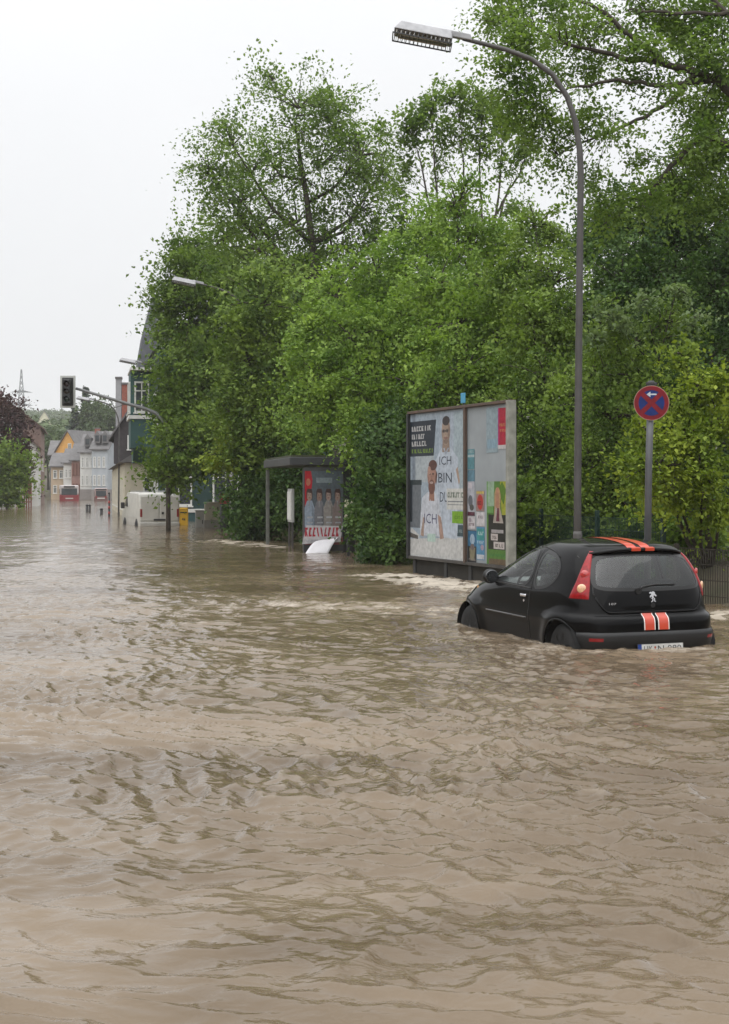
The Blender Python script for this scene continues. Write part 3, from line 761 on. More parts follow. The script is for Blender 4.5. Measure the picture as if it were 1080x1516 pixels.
# ------------------------------------------------------------------ street lamps
steel = mat('galvanised_steel', (.075, .071, .068), .55, .3, var=.25, scale=2.5, bump=.1, bscale=60)
lamp_grey = mat('lamp_housing', (.30, .30, .31), .45, .2, var=.18, scale=9)
dark_metal = mat('dark_metal', (.035, .036, .038), .5, .3, var=.2, scale=6)
def street_lamp(label, x, y, rz=0.0, up=0.0):
    t = thing('street_lamp', label, 'street lamp', (x, y, min(-.5, gz(x, y)) + up), rz, 'tall curved street lamps beside the road')
    z0 = 0.5
    pts = [(0, 0, -up), (0, 0, 2.2), (0.02, 0, 4.5), (.045, 0, 6.78), (.03, 0, 7.12), (-.03, 0, 7.52), (-.15, 0, 7.88), (-.36, 0, 8.20), (-.66, 0, 8.42), (-1.03, 0, 8.56), (-1.38, 0, 8.65), (-1.66, 0, 8.72)]
    MB().tube(pts, [.058, .055, .051, .047, .045, .043, .041, .039, .036, .034, .032, .030], 14).build('pole', steel, t, True)
    MB().tube([(0, 0, -up), (0, 0, 1.55), (0, 0, 1.6)], [.068, .068, .06], 14).build('pole_base', steel, t, True)
    MB().box((0.0, -.085, 1.15), (.09, .02, .32)).build('service_door', steel, t, bevel=.005)
    h = bpy.data.objects.new('lamp_head', None); C.objects.link(h); h.parent = t; h.location = (-1.64, 0, 8.72); h.rotation_euler = (0, R(11), 0); h.empty_display_size = .1
    # local: -x away from the pole
    MB().prism([(.12, -.035), (-.30, -.035), (-.34, .0), (-.30, .055), (.08, .05)], (0, -.045, .02), (1, 0, 0), (0, 0, 1), (0, .09, 0)).build('bracket', lamp_grey, h, bevel=.012)
    hb = MB()
    a = [(-1.02, -.21, -.10), (-.16, -.21, -.10), (-.16, .21, -.10), (-1.02, .21, -.10)]; b_ = [(-.94, -.10, .055), (-.20, -.10, .055), (-.20, .10, .055), (-.94, .10, .055)]
    hb.add(a + b_, [(0, 1, 5, 4), (1, 2, 6, 5), (2, 3, 7, 6), (3, 0, 4, 7), (4, 5, 6, 7), (3, 2, 1, 0)])
    hb.build('housing', lamp_grey, h, bevel=.02)
    fr = MB()
    for yy in (-.20, .20): fr.box((-.59, yy, -.165), (.86, .014, .018))
    for xx in (-1.02, -.16): fr.box((xx, 0, -.165), (.014, .40, .018))
    for yy in (-.195, .195):
        for k in range(15): fr.box((-1.0 + k * .0586, yy, -.132), (.012, .016, .064))
    fr.build('louvre_frame', dark_metal, h)
    tr = MB()
    for k in range(13): tr.box((-.97 + k * .0633, 0, -.14), (.006, .37, .05))
    tr.build('reflector_fins', mat('reflector_metal', (.55, .54, .52), .25, .8), h)
    for yy in (-.09, .09): MB().tube([(-.95, yy, -.135), (-.23, yy, -.135)], .016, 8).build('lamp_tube', mat('lamp_glass', (.75, .75, .72), .25), h, True)
    return t
street_lamp('tall grey street lamp rising behind the black hatchback', 3.08, 20.5)
street_lamp('street lamp whose arm sticks out of the tall tree behind the shelter', -4.15, 50.3, R(6), .72)
street_lamp('street lamp reaching out beside the teal slate-roofed house', -10.0, 73.5, R(4))
street_lamp('street lamp with a pale head half hidden by the teal house', -10.3, 84.0, R(2))
street_lamp('slim street lamp standing before the cream shop front past the van', -15.6, 90.0, R(0), -.9)

# ------------------------------------------------------------------ no-stopping sign
def no_stopping():
    p = at(968, 800, 17.2)
    t = thing('no_stopping_sign', 'round red and blue no-stopping sign with white arrow on grey post', 'traffic sign', (p.x - .06, p.y, gz(p.x, p.y) - .05), R(-6))
    zc = EYE - (597 - HZ) / FPX * 17.2 - t.location.z
    MB().tube([(-.03, 0, 0), (0, 0, 2.5), (.03, 0, zc + .26)], .042, 14).build('post', mat('post_grey', (.10, .103, .108), .5, .4, var=.2, scale=4), t, True)
    MB().tube([(.03, .0, zc + .25), (.03, 0, zc + .275)], [.046, .03], 12).build('post_cap', dark_metal, t)
    d = MB().lathe([(.205, -.048), (.212, -.055), (.212, -.06)], (.028, 0, zc), 'y', 40).build('sign_plate', mat('sign_back', (.22, .22, .23), .5, .3), t)
    for zz in (.1, -.1): MB().box((.03, .0, zc + zz), (.12, .09, .03)).build('clamp', steel, t)
    MB().box((.03, -.03, zc + .235), (.13, .03, .035)).build('top_clip', dark_metal, t, bevel=.005)
    pr = Print(.424, .424); n_ = 48
    pr.ell(.5, .5, .492, .492, (.55, .20, .12), n_); pr.ell(.5, .5, .478, .478, (.23, .010, .020), n_); pr.ell(.5, .5, .365, .365, (.010, .030, .17), n_)
    for sg in (1, -1):
        w = .085; c_ = math.cos(R(45)); q = .31
        pr.poly([(.5 - sg * q - w * c_ * .8, .5 - q + sg * w * c_ * .8), (.5 - sg * q + w * c_ * .8, .5 - q - sg * w * c_ * .8), (.5 + sg * q + w * c_ * .8, .5 + q - sg * w * c_ * .8), (.5 + sg * q - w * c_ * .8, .5 + q + sg * w * c_ * .8)], (.23, .010, .020))
    # white arrow pasted over the top field
    pr.poly([(.36, .745), (.47, .825), (.47, .765), (.64, .765), (.64, .725), (.47, .725), (.47, .665)], (.62, .66, .70))
    pr.build('sign_face', d, (.028 - .212, -.0605, zc - .212), (1, 0, 0), (0, 0, 1), .0008)
no_stopping()

# ------------------------------------------------------------------ hoarding with posters
def strokes(pr, x0, y0, x1, y1, col, n, seed, slant=0.2):
    """a line of print too small to read: upright and slanting pen strokes"""
    r_ = random.Random(seed); w = (x1 - x0) / n
    for k in range(n):
        a = x0 + k * w; kind = r_.random(); t_ = w * r_.uniform(.26, .42); dx = slant * w * r_.uniform(.2, 1.4)
        if r_.random() < .25: pr.poly([(a + w * .45, y0), (a + w * .8, y0), (a + w * .8 - dx, y1), (a + w * .45 - dx, y1)], col); continue
        if r_.random() < .3: pr.poly([(a + w * .5, y0), (a + w * .82, y0), (a + t_, y1), (a, y1)], col)
        pr.poly([(a, y0), (a + t_, y0), (a + t_ + dx, y1), (a + dx, y1)], col)
        if kind < .6: pr.poly([(a + t_, y1 - (y1 - y0) * .25), (a + w * .8, y1 - (y1 - y0) * .25), (a + w * .8, y1), (a + t_, y1)], col)
        if kind > .3: pr.poly([(a + t_, y0), (a + w * .8, y0), (a + w * .8, y0 + (y1 - y0) * .22), (a + t_, y0 + (y1 - y0) * .22)], col)
def hoarding():
    A = Vector((.88, 28.5, 0)); B = Vector((2.53, 24.5, 0)); L = (B - A).length; rz = math.atan2(B.y - A.y, B.x - A.x)
    t = thing('hoarding', 'large advertising hoarding with weathered frame and many bills, at the water behind the car', 'billboard', (A.x, A.y, -.5), rz)
    # local: x along the board from far to near end, -y faces the street
    z0, z1 = .87, 3.70
    rust = mat('rusty_timber', (.115, .072, .052), .85, var=.4, scale=5, bump=.4, bscale=40, col2=(.07, .055, .045))
    pale = mat('pale_frame', (.24, .24, .21), .7, var=.25, scale=6, bump=.2)
    board = mat('board_zinc', (.26, .285, .30), .6, .1, var=.12, scale=2)
    MB().span((.03, .03, z0), (L - .03, .07, z1)).build('back_board', board, t)
    for x in (.12, L * .36, L * .6, L - .2): MB().span((x - .06, .075, 0), (x + .06, .19, z1 - .05)).build('leg', dark_metal, t, bevel=.006)  # legs coloured dark for the shade below the board
    MB().span((.0, -.03, z1 + .002), (L, .10, z1 + .055)).build('top_rail', rust, t, bevel=.008)
    MB().span((.0, -.02, z0 - .06), (L, .09, z0 - .002)).build('bottom_rail', mat('dark_rail', (.05, .045, .04), .8, var=.3), t, bevel=.006)
    MB().span((-.02, -.04, z0 - .06), (.05, .10, z1)).build('side_rail', dark_metal, t, bevel=.006)
    MB().span((L - .09, -.06, z0 - .10), (L + .01, .10, z1 + .04)).build('side_rail', pale, t, bevel=.01)
    xm = L * .592
    MB().span((xm - .035, -.035, z0 - .03), (xm + .035, .026, z1)).build('middle_rail', rust, t, bevel=.01)
    sgn = MB().span((xm - .18, -.01, z1 + .09), (xm + .0, .01, z1 + .28)).build('name_tag', mat('blue_tag', (.06, .30, .48), .4), t, bevel=.01)
    MB().span((xm - .11, .0, z1 + .06), (xm - .07, .02, z1 + .12)).build('tag_bracket', dark_metal, t)
    MB().span((.06, .10, 0), (L - .06, .13, z0 - .065)).build('gap_shade_board', mat('gap_shade', (.022, .02, .016), .9, var=.4), t)  # dark sheet behind the legs stands in for the shade under the board
    # big poster (far part of the board)
    W, Hh = xm - .045 - .05, z1 - z0
    p = Print(W, Hh); bgc = (.36, .43, .50)
    p.rect(0, 0, 1, 1, bgc)
    p.rect(.04, .30, .10, 1, (.22, .26, .31)); p.rect(.10, .52, .45, .74, (.42, .47, .50)); p.rect(.80, .40, .97, .98, (.38, .46, .50)); p.rect(.55, .70, .80, .98, (.41, .47, .55))
    p.rect(0, .20, .21, .53, (.16, .18, .20)); p.rect(0, .50, .22, .535, (.03, .045, .05)); p.rect(0, .24, .04, .50, (.03, .04, .05))
    # counter at the bottom
    p.poly([(0, 0), (1, 0), (1, .155), (.45, .135), (0, .12)], (.56, .56, .55)); p.rect(.62, .16, .99, .235, (.05, .085, .10)); p.poly([(.0, .17), (.17, .13), (.17, .15), (.02, .20)], (.6, .6, .58)); p.poly([(0, .13), (.15, .12), (.15, .145), (0, .165)], (.12, .11, .10))
    strokes(p, .68, .185, .95, .205, (.3, .36, .36), 12, 5)
    # standing figure
    p.poly([(.44, .15), (.43, .50), (.47, .66), (.56, .735), (.60, .75), (.72, .75), (.77, .735), (.87, .68), (.90, .50), (.88, .30), (.86, .14)], (.50, .56, .64))
    p.poly([(.60, .72), (.735, .72), (.72, .83), (.61, .83)], (.30, .22, .17)); p.ell(.665, .862, .076, .098, (.38, .29, .23)); p.ell(.668, .93, .066, .032, (.06, .05, .05)); p.rect(.60, .855, .73, .868, (.10, .08, .07)); p.ell(.665, .815, .035, .008, (.28, .15, .13))
    p.poly([(.695, .78), (.735, .83), (.74, .88), (.715, .92), (.70, .86)], (.29, .21, .165)); p.poly([(.655, .835), (.675, .835), (.668, .865)], (.31, .225, .175))
    for ex in (.625, .69): p.ell(ex, .862, .026, .013, (.16, .13, .12), 10); p.ell(ex, .862, .009, .006, (.03, .025, .02), 8)
    p.ell(.665, .79, .045, .016, (.27, .20, .16))
    for fx0, fx1 in ((.50, .54), (.60, .61), (.74, .735), (.81, .79)): p.poly([(fx0, .18), (fx0 + .018, .18), (fx1 + .006, .62), (fx1, .62)], (.43, .49, .57))
    p.poly([(.43, .50), (.47, .64), (.50, .62), (.47, .46)], (.44, .50, .58)); p.poly([(.62, .745), (.665, .70), (.72, .745), (.70, .75), (.665, .72), (.64, .75)], (.40, .45, .53))
    p.poly([(.84, .60), (.87, .62), (.91, .52), (.89, .50)], (.40, .29, .22))
    p.text('ICH', .55, .635, .76, .695, (.03, .04, .06)); p.text('BIN', .53, .515, .77, .585, (.03, .04, .06)); p.text('DU', .56, .385, .70, .455, (.03, .04, .06))
    # seated figure
    p.poly([(.19, .15), (.20, .30), (.23, .41), (.33, .45), (.47, .45), (.54, .40), (.57, .30), (.60, .15)], (.58, .61, .67))
    p.poly([(.20, .15), (.25, .28), (.29, .26), (.26, .14)], (.40, .29, .23)); p.poly([(.52, .30), (.58, .28), (.63, .14), (.56, .13)], (.40, .27, .22))
    p.poly([(.36, .39), (.46, .39), (.45, .50), (.37, .50)], (.32, .17, .12)); p.ell(.41, .565, .082, .085, (.38, .22, .17)); p.ell(.43, .635, .078, .036, (.12, .06, .05)); p.ell(.41, .485, .062, .05, (.17, .08, .06)); p.poly([(.49, .60), (.515, .57), (.49, .49), (.475, .53)], (.12, .06, .05))
    for ex in (.375, .435): p.ell(ex, .575, .018, .008, (.10, .06, .05), 8)
    p.ell(.405, .515, .035, .009, (.45, .33, .30), 10); p.poly([(.40, .535), (.42, .535), (.412, .565)], (.28, .15, .11)); p.ell(.365, .60, .03, .03, (.44, .27, .21), 10)
    for fx0 in (.26, .36, .49): p.poly([(fx0, .16), (fx0 + .014, .16), (fx0 + .03, .40), (fx0 + .02, .40)], (.49, .52, .59))
    p.text('ICH', .27, .235, .50, .305, (.10, .10, .18)); p.rect(.33, .11, .48, .165, (.46, .60, .54))
    # boxes of lettering
    p.poly([(0, .70), (.445, .70), (.49, .945), (0, .945)], (.030, .04, .055))
    for k, (y0, x1) in enumerate(((.875, .40), (.82, .28), (.77, .32))): strokes(p, .03, y0, x1, y0 + .035, (.50, .50, .50), 8 - k, 20 + k, 0)
    strokes(p, .03, .722, .43, .75, (.22, .34, .06), 12, 31, 0)
    p.rect(.68, .335, .995, .475, (.60, .60, .57)); strokes(p, .70, .415, .97, .45, (.12, .16, .12), 9, 40, 0); p.rect(.70, .385, .97, .392, (.16, .18, .20)); p.rect(.70, .365, .97, .370, (.2, .22, .24))
    p.rect(.775, .245, .995, .325, (.20, .40, .03)); strokes(p, .82, .275, .96, .295, (.10, .22, .02), 7, 41, 0)
    p.build('poster', t, (.05, .024, z0), (1, 0, 0), (0, 0, 1)).location = (0, 0, 0)
    # smaller bills on the near part
    x0 = xm + .05; x1 = L - .095; ww = x1 - x0
    def bill(u0, v0, u1, v1, fn, lab=None):
        q = Print((u1 - u0) * ww, (v1 - v0) * Hh); fn(q); o = q.build('poster', t, (x0 + u0 * ww, .0235, z0 + v0 * Hh), (1, 0, 0), (0, 0, 1)); return o
    bill(.74, .72, .995, .975, lambda q: (q.rect(0, 0, 1, 1, (.42, .02, .045)), q.rect(0, 0, 1, .10, (.55, .52, .52)), strokes(q, .12, .55, .9, .62, (.5, .22, .08), 7, 3, 0), strokes(q, .12, .42, .9, .48, (.5, .22, .08), 8, 4, 0), q.rect(0, .1, .1, 1, (.45, .02, .16))))
    bill(.46, .70, .735, .985, lambda q: (q.rect(0, 0, 1, 1, (.30, .38, .42)), q.rect(.1, .1, .9, .3, (.26, .38, .46))))
    bill(.0, .60, .17, .73, lambda q: (q.rect(0, 0, 1, 1, (.12, .28, .32)), q.rect(0, .6, 1, .72, (.4, .5, .52)), strokes(q, .1, .8, .9, .93, (.35, .45, .44), 5, 8, 0)))
    bill(.0, .30, .175, .595, lambda q: (q.rect(0, 0, 1, 1, (.44, .45, .50)), q.rect(0, .75, 1, 1, (.13, .25, .32)), q.rect(.1, .60, .6, .72, (.6, .56, .6)), q.ell(.4, .32, .32, .13, (.14, .15, .17)), q.ell(.6, .18, .3, .07, (.10, .10, .09)), q.rect(0, 0, 1, .08, (.12, .04, .06))))
    bill(.0, .215, .19, .295, lambda q: (q.rect(0, 0, 1, 1, (.58, .55, .57)), strokes(q, .15, .25, .9, .45, (.15, .1, .12), 6, 9, 0), q.ell(.3, .7, .2, .2, (.35, .3, .34))))
    bill(.0, .0, .215, .205, lambda q: (q.rect(0, 0, 1, 1, (.035, .035, .035)), q.rect(.05, .5, 1, .98, (.05, .16, .28)), q.ell(.55, .72, .28, .17, (.32, .42, .52)), q.poly([(.3, .05), (.75, .05), (.9, .45), (.2, .45)], (.22, .20, .13)), q.ell(.55, .48, .25, .10, (.16, .13, .13)), strokes(q, .08, .05, .95, .12, (.25, .22, .22), 9, 12, 0)))
    bill(.21, .33, .41, .46, lambda q: (q.rect(0, 0, 1, 1, (.34, .22, .20)), q.ell(.5, .45, .36, .38, (.45, .05, .04)), q.rect(.05, .86, .95, .98, (.5, .4, .12)), strokes(q, .2, .3, .8, .5, (.14, .02, .02), 4, 13, 0)))
    bill(.22, .235, .42, .325, lambda q: (q.rect(0, 0, 1, 1, (.58, .56, .58)), strokes(q, .2, .55, .8, .75, (.2, .15, .17), 5, 14, 0)))
    bill(.22, .02, .42, .23, lambda q: (q.rect(0, 0, 1, 1, (.10, .26, .42)), q.rect(.05, .60, .95, .95, (.06, .28, .28)), strokes(q, .1, .75, .9, .86, (.4, .55, .55), 4, 15, 0), strokes(q, .1, .5, .9, .57, (.4, .5, .55), 6, 16, 0), q.ell(.7, .38, .2, .09, (.40, .32, .40)), q.rect(.05, .02, .95, .16, (.52, .54, .58))))
    def green(q):
        q.rect(0, 0, 1, 1, (.09, .20, .04)); q.rect(0, .62, .3, 1, (.16, .34, .10)); q.rect(.05, .7, .35, 1, (.3, .42, .3)); q.poly([(.62, 1), (1, 1), (1, .5), (.72, .55)], (.36, .38, .04)); q.poly([(.5, .88), (.72, 1), (.9, .9), (.8, .72)], (.10, .20, .02))
        q.rect(.08, .18, .93, .60, (.025, .025, .02)); q.poly([(.3, .50), (.42, .72), (.60, .72), (.78, .50)], (.40, .36, .32)); q.ell(.51, .80, .15, .13, (.42, .22, .14)); q.poly([(.35, .52), (.37, .86), (.45, .93), (.40, .66)], (.42, .28, .14)); q.poly([(.64, .52), (.64, .86), (.56, .93), (.60, .66)], (.42, .28, .14)); q.poly([(.44, .52), (.5, .68), (.58, .68), (.6, .52)], (.14, .03, .05))
        q.rect(.22, .38, .78, .42, (.38, .36, .36)); q.rect(.2, .29, .52, .37, (.55, .50, .48)); strokes(q, .25, .31, .48, .345, (.1, .08, .07), 5, 17, 0); q.rect(.33, .19, .83, .275, (.55, .50, .48)); strokes(q, .38, .21, .78, .25, (.1, .08, .07), 7, 18, 0)
        strokes(q, .15, .10, .9, .13, (.05, .18, .05), 10, 19, 0); q.rect(.1, .0, .9, .07, (.14, .10, .06))
    bill(.47, .0, .97, .52, green)
hoarding()

# ------------------------------------------------------------------ bus shelter with display case
def shelter():
    # local: x across (away from the road), y along the street
    o = Vector((-1.98, 37.6)); d = math.atan2(.2, 1)
    t = thing('bus_shelter', 'dark flat-roofed bus shelter with lit-less poster case on its end', 'bus shelter', (o.x, o.y, -.5), d)
    t['label'] = 'dark flat-roofed bus shelter with a torn poster on its end wall'
    fr = mat('shelter_frame', (.055, .058, .06), .45, .4, var=.2, scale=5)
    fas = mat('shelter_fascia', (.045, .047, .05), .5, .3, var=.15, scale=3)
    W, Ln, zt = 1.75, 5.2, 3.04
    MB().span((-.04, -.25, zt - .22), (W, Ln, zt)).build('roof', fas, t, bevel=.02)
    MB().span((.0, -.21, zt + .004), (W - .04, Ln - .04, zt + .05)).build('roof_cover', mat('moss_roof', (.05, .055, .03), .95, var=.4, scale=6), t)
    for (x, y) in ((.06, Ln - .2), (W - .1, Ln - .2), (W - .1, Ln / 2)):
        MB().span((x - .05, y - .05, 0), (x + .05, y + .05, zt - .27)).build('post', mat('post_weathered', (.13, .135, .12), .6, .3, var=.25, scale=5), t, bevel=.008)
    for k in range(3):
        y0 = .3 + k * 1.6; MB().span((W - .12, y0, .65), (W - .11, y0 + 1.5, zt - .35)).build('glass_pane', glass_mat('shelter_glass', (.7, .76, .72)), t)
    MB().span((W - .13, .25, .58), (W - .07, Ln - .25, .64)).build('bottom_rail', fr, t); MB().span((W - .13, .25, zt - .34), (W - .07, Ln - .25, zt - .28)).build('top_rail', fr, t)
    MB().span((W - .6, 1.2, .86), (W - .2, 4.2, .91)).build('bench', mat('bench_mesh', (.08, .085, .085), .5, .4), t)
    # timetable board on two legs
    for y in (2.5, 3.1): MB().span((.42, y, 0), (.47, y + .05, 1.5)).build('timetable_leg', steel, t)
    tb = MB().span((.41, 2.4, 1.25), (.48, 3.25, 2.2)).build('timetable_case', mat('case_grey', (.42, .43, .42), .5, var=.1), t, bevel=.01)
    MB().span((.385, 2.48, 1.32), (.405, 3.17, 2.12)).build('timetable_sheet', mat('paper_white', (.6, .61, .58), .6, var=.1, scale=10), tb)
    # poster case closing the near end, facing the oncoming road
    MB().span((.34, -.20, .55), (1.66, .0, zt - .275)).build('poster_case', fr, t, bevel=.015)
    MB().span((1.4, -.22, 0), (1.72, .02, zt - .28)).build('case_post', mat('case_black', (.018, .018, .019), .4, .2), t, bevel=.01)
    MB().span((.36, -.16, 0), (.46, -.04, .56)).build('case_foot', fr, t)
    p = Print(1.02, 1.95)
    p.rect(0, 0, 1, 1, (.10, .125, .145)); p.poly([(0, 1), (.16, 1), (.20, .88), (.15, .62), (0, .50)], (.42, .02, .03)); p.ell(.09, .85, .06, .05, (.45, .16, .10)); p.rect(.30, .84, .72, .91, (.22, .27, .29))
    for k, (cx, c_) in enumerate(((.12, (.30, .36, .44)), (.38, (.20, .20, .22)), (.62, (.30, .28, .26)), (.86, (.24, .19, .18)))):
        p.poly([(cx - .12, .12), (cx - .13, .50), (cx - .06, .60), (cx + .07, .60), (cx + .13, .50), (cx + .12, .12)], c_)
        p.ell(cx, .67 - .012 * (k % 2), .07, .075, ((.36, .26, .21), (.30, .20, .16), (.38, .28, .24), (.33, .23, .19))[k]); p.ell(cx - .022, .675, .012, .006, (.06, .04, .04), 6); p.ell(cx + .026, .675, .012, .006, (.06, .04, .04), 6); p.ell(cx, .637, .024, .007, (.24, .10, .09), 8); p.poly([(cx - .02, .60), (cx + .02, .60), (cx + .0, .50)], (.30, .30, .31)); p.poly([(cx + .05, .14), (cx + .11, .14), (cx + .12, .48), (cx + .07, .55)], tuple(q * .7 for q in c_)); p.poly([(cx - .08, .72), (cx - .05, .76), (cx + .06, .76), (cx + .08, .70), (cx + .08, .58), (cx + .05, .70), (cx - .05, .71), (cx - .07, .58)], (.07, .04, .035)); p.rect(cx - .06, .36, cx + .09, .385, (.42, .44, .46)); p.rect(cx - .06, .29, cx + .09, .31, (.38, .4, .42))
    p.poly([(0, .0), (1, .0), (1, .10), (.6, .16), (0, .12)], (.28, .08, .09))
    p.build('case_poster', t, (.37, -.212, .72), (1, 0, 0), (0, 0, 1))
shelter()
# the sheet torn out of the case, sagging into the water
def torn_sheet():
    o = Vector((-1.98, 37.6)); d = math.atan2(.2, 1)
    t = thing('torn_poster', 'torn white poster with red lettering hanging from the shelter into the water', 'poster', (o.x, o.y, -.5), d)
    p = Print(1.1, .50)
    p.poly([(.02, .0), (.95, .10), (1.0, .95), (.12, 1.0)], (.62, .60, .62)); strokes(p, .08, .40, .92, .88, (.45, .04, .06), 9, 51, .35); strokes(p, .12, .12, .55, .22, (.35, .36, .42), 12, 52)
    p.build('sheet', t, (.27, -.235, .74), (1, -.03, 0), (0, -.06, 1))
    mb = MB(); nx, ny = 8, 8; vs = []
    for j in range(ny + 1):
        for i in range(nx + 1):
            u, v = i / nx, j / ny; vs.append((.66 + .60 * u - .36 * v + .015 * math.sin(9 * u), -.275 - .34 * v, .82 - .33 * v ** 1.3 + .10 * u * (1 - v) + .012 * math.sin(7 * u + 4 * v)))
    mb.add(vs, [(j * 9 + i, j * 9 + i + 1, j * 9 + i + 10, j * 9 + i + 9) for j in range(ny) for i in range(nx)])
    o_ = mb.build('hanging_flap', mat('paper_flap', (.66, .65, .68), .6, var=.05, scale=4), t, True); o_.modifiers.new('thick', 'SOLIDIFY').thickness = .002
torn_sheet()
t = thing('switch_box', 'small pale cream switch box on the ivy beside the shelter', 'utility box', (at(517, 760, 36).x, 36.0, -.5), R(11))
MB().span((-.10, 0, 1.45), (.10, .09, 1.92)).build('case', mat('cream_case', (.48, .46, .34), .5), t, bevel=.012)
for k in (-.05, .05): MB().span((k - .035, -.012, 1.49), (k + .035, -.002, 1.88)).build('door', mat('cream_case', (.48, .46, .34), .5), t, bevel=.004)
MB().span((-.04, .02, 0), (.04, .08, 1.45)).build('post', dark_metal, t)

# ------------------------------------------------------------------ fences by the wood
fgreen = mat('fence_green', (.012, .035, .028), .5, .2, var=.2, scale=4)
def mesh_fence(label, a, b_, z0, z1, panel=2.5, bar=.05, post_h=.12, m_=fgreen, rad=.004):
    a, b_ = Vector((*a, 0)), Vector((*b_, 0)); L = (b_ - a).length; t = thing('wire_mesh_fence', label, 'fence', (a.x, a.y, 0), math.atan2(b_.y - a.y, b_.x - a.x))
    n_ = max(1, round(L / panel)); pl = L / n_
    for k in range(n_ + 1): MB().span((k * pl - .035, -.03, z0 - .6), (k * pl + .035, .03, z1 + post_h)).build('post', m_, t, bevel=.005)
    for k in range(n_):
        mb = MB(); x0 = k * pl + .04; x1 = (k + 1) * pl - .04; nb_ = int((x1 - x0) / bar)
        for i in range(nb_ + 1):
            x = x0 + (x1 - x0) * i / nb_; mb.span((x - rad, -rad, z0), (x + rad, rad, z1))
        for j in range(int((z1 - z0) / .2) + 1): z = z0 + (z1 - z0) * j / int((z1 - z0) / .2); mb.span((x0, -rad * 2.6, z - rad * 1.3), (x1, -rad * 1.1, z + rad * 1.3))
        mb.build('mesh_panel', m_, t)
mesh_fence('tall dark green wire mesh fence along the wood behind the lamp', (2.6, 28.6), (4.72, 22.4), .0, 1.22)
mesh_fence('low rusty brown wire mesh fence at the bank beside the car', (4.75, 21.6), (6.9, 17.6), -.1, .82, 2.3, .05, .06, mat('fence_brown', (.032, .027, .02), .6, .3), .005)

# ------------------------------------------------------------------ traffic light on its bent mast
def traffic_light():
    Y = 57.2; bx = (249 - 540) / FPX * Y
    t = thing('traffic_light', 'traffic light with unlit lamps on a long curved arm over the street', 'traffic light', (bx, Y, -.5), 0)
    g = mat('mast_grey', (.15, .155, .155), .5, .2, var=.15, scale=3)
    z = lambda row: EYE - (row - HZ) / FPX * Y + .5
    px = lambda c: (c - 249) / FPX * Y
    pts = [(0, 0, 0), (0, 0, 2.2), (0, 0, z(660)), (px(248), 0, z(640)), (px(244), 0, z(625)), (px(232), 0, z(612)), (px(215), 0, z(605)), (px(190), 0, z(598)), (px(150), 0, z(586)), (px(113), 0, z(575))]
    MB().tube(pts, [.085, .08, .075, .07, .07, .075, .07, .065, .06, .055], 10).build('mast', g, t, True)
    MB().tube([(px(163), 0, z(591)), (px(170), .0, z(604)), (px(186), 0, z(598))], .02, 6).build('stay', g, t, True)
    c = Vector((px(101), -.05, z(580)))
    w, h = .62, 1.30
    bb = MB().box(c + Vector((0, .03, 0)), (w, .03, h)).build('backing_board', mat('board_white', (.42, .43, .41), .5, var=.1), t, bevel=.10, seg=4)
    MB().box(c + Vector((0, -.0, 0)), (w - .17, .05, h - .17)).build('backing_face', mat('board_black', (.012, .012, .012), .6), t, bevel=.05)
    hd = MB().box(c + Vector((0, -.12, 0)), (.31, .22, .98)).build('signal_housing', mat('signal_black', (.015, .016, .016), .45), t, bevel=.03)
    for k, (cl, nm) in enumerate((((.02, .006, .005), 'red_lens'), ((.02, .014, .005), 'amber_lens'), ((.006, .02, .012), 'green_lens'))):
        zc = c + Vector((0, -.235, .31 - .31 * k))
        MB().lathe([(.115, 0), (.10, -.012), (.03, -.02)], zc, 'y', 20).build(nm, mat('signal_' + nm, cl, .2), hd, True)
        mb = MB(); vs = []
        for i in range(13):
            a = math.pi * i / 12
            for yy in (0, -.18): vs.append(zc + Vector((.13 * math.cos(a), yy, .13 * math.sin(a) - .0 * yy)))
        mb.add(vs, [(2 * i, 2 * i + 1, 2 * i + 3, 2 * i + 2) for i in range(12)]); o_ = mb.build('visor', mat('signal_black', (.015, .016, .016), .45), hd, True); o_.modifiers.new('thick', 'SOLIDIFY').thickness = .008
    MB().box(c + Vector((.2, .12, .12)), (.3, .1, .08)).build('bracket', g, t)
traffic_light()

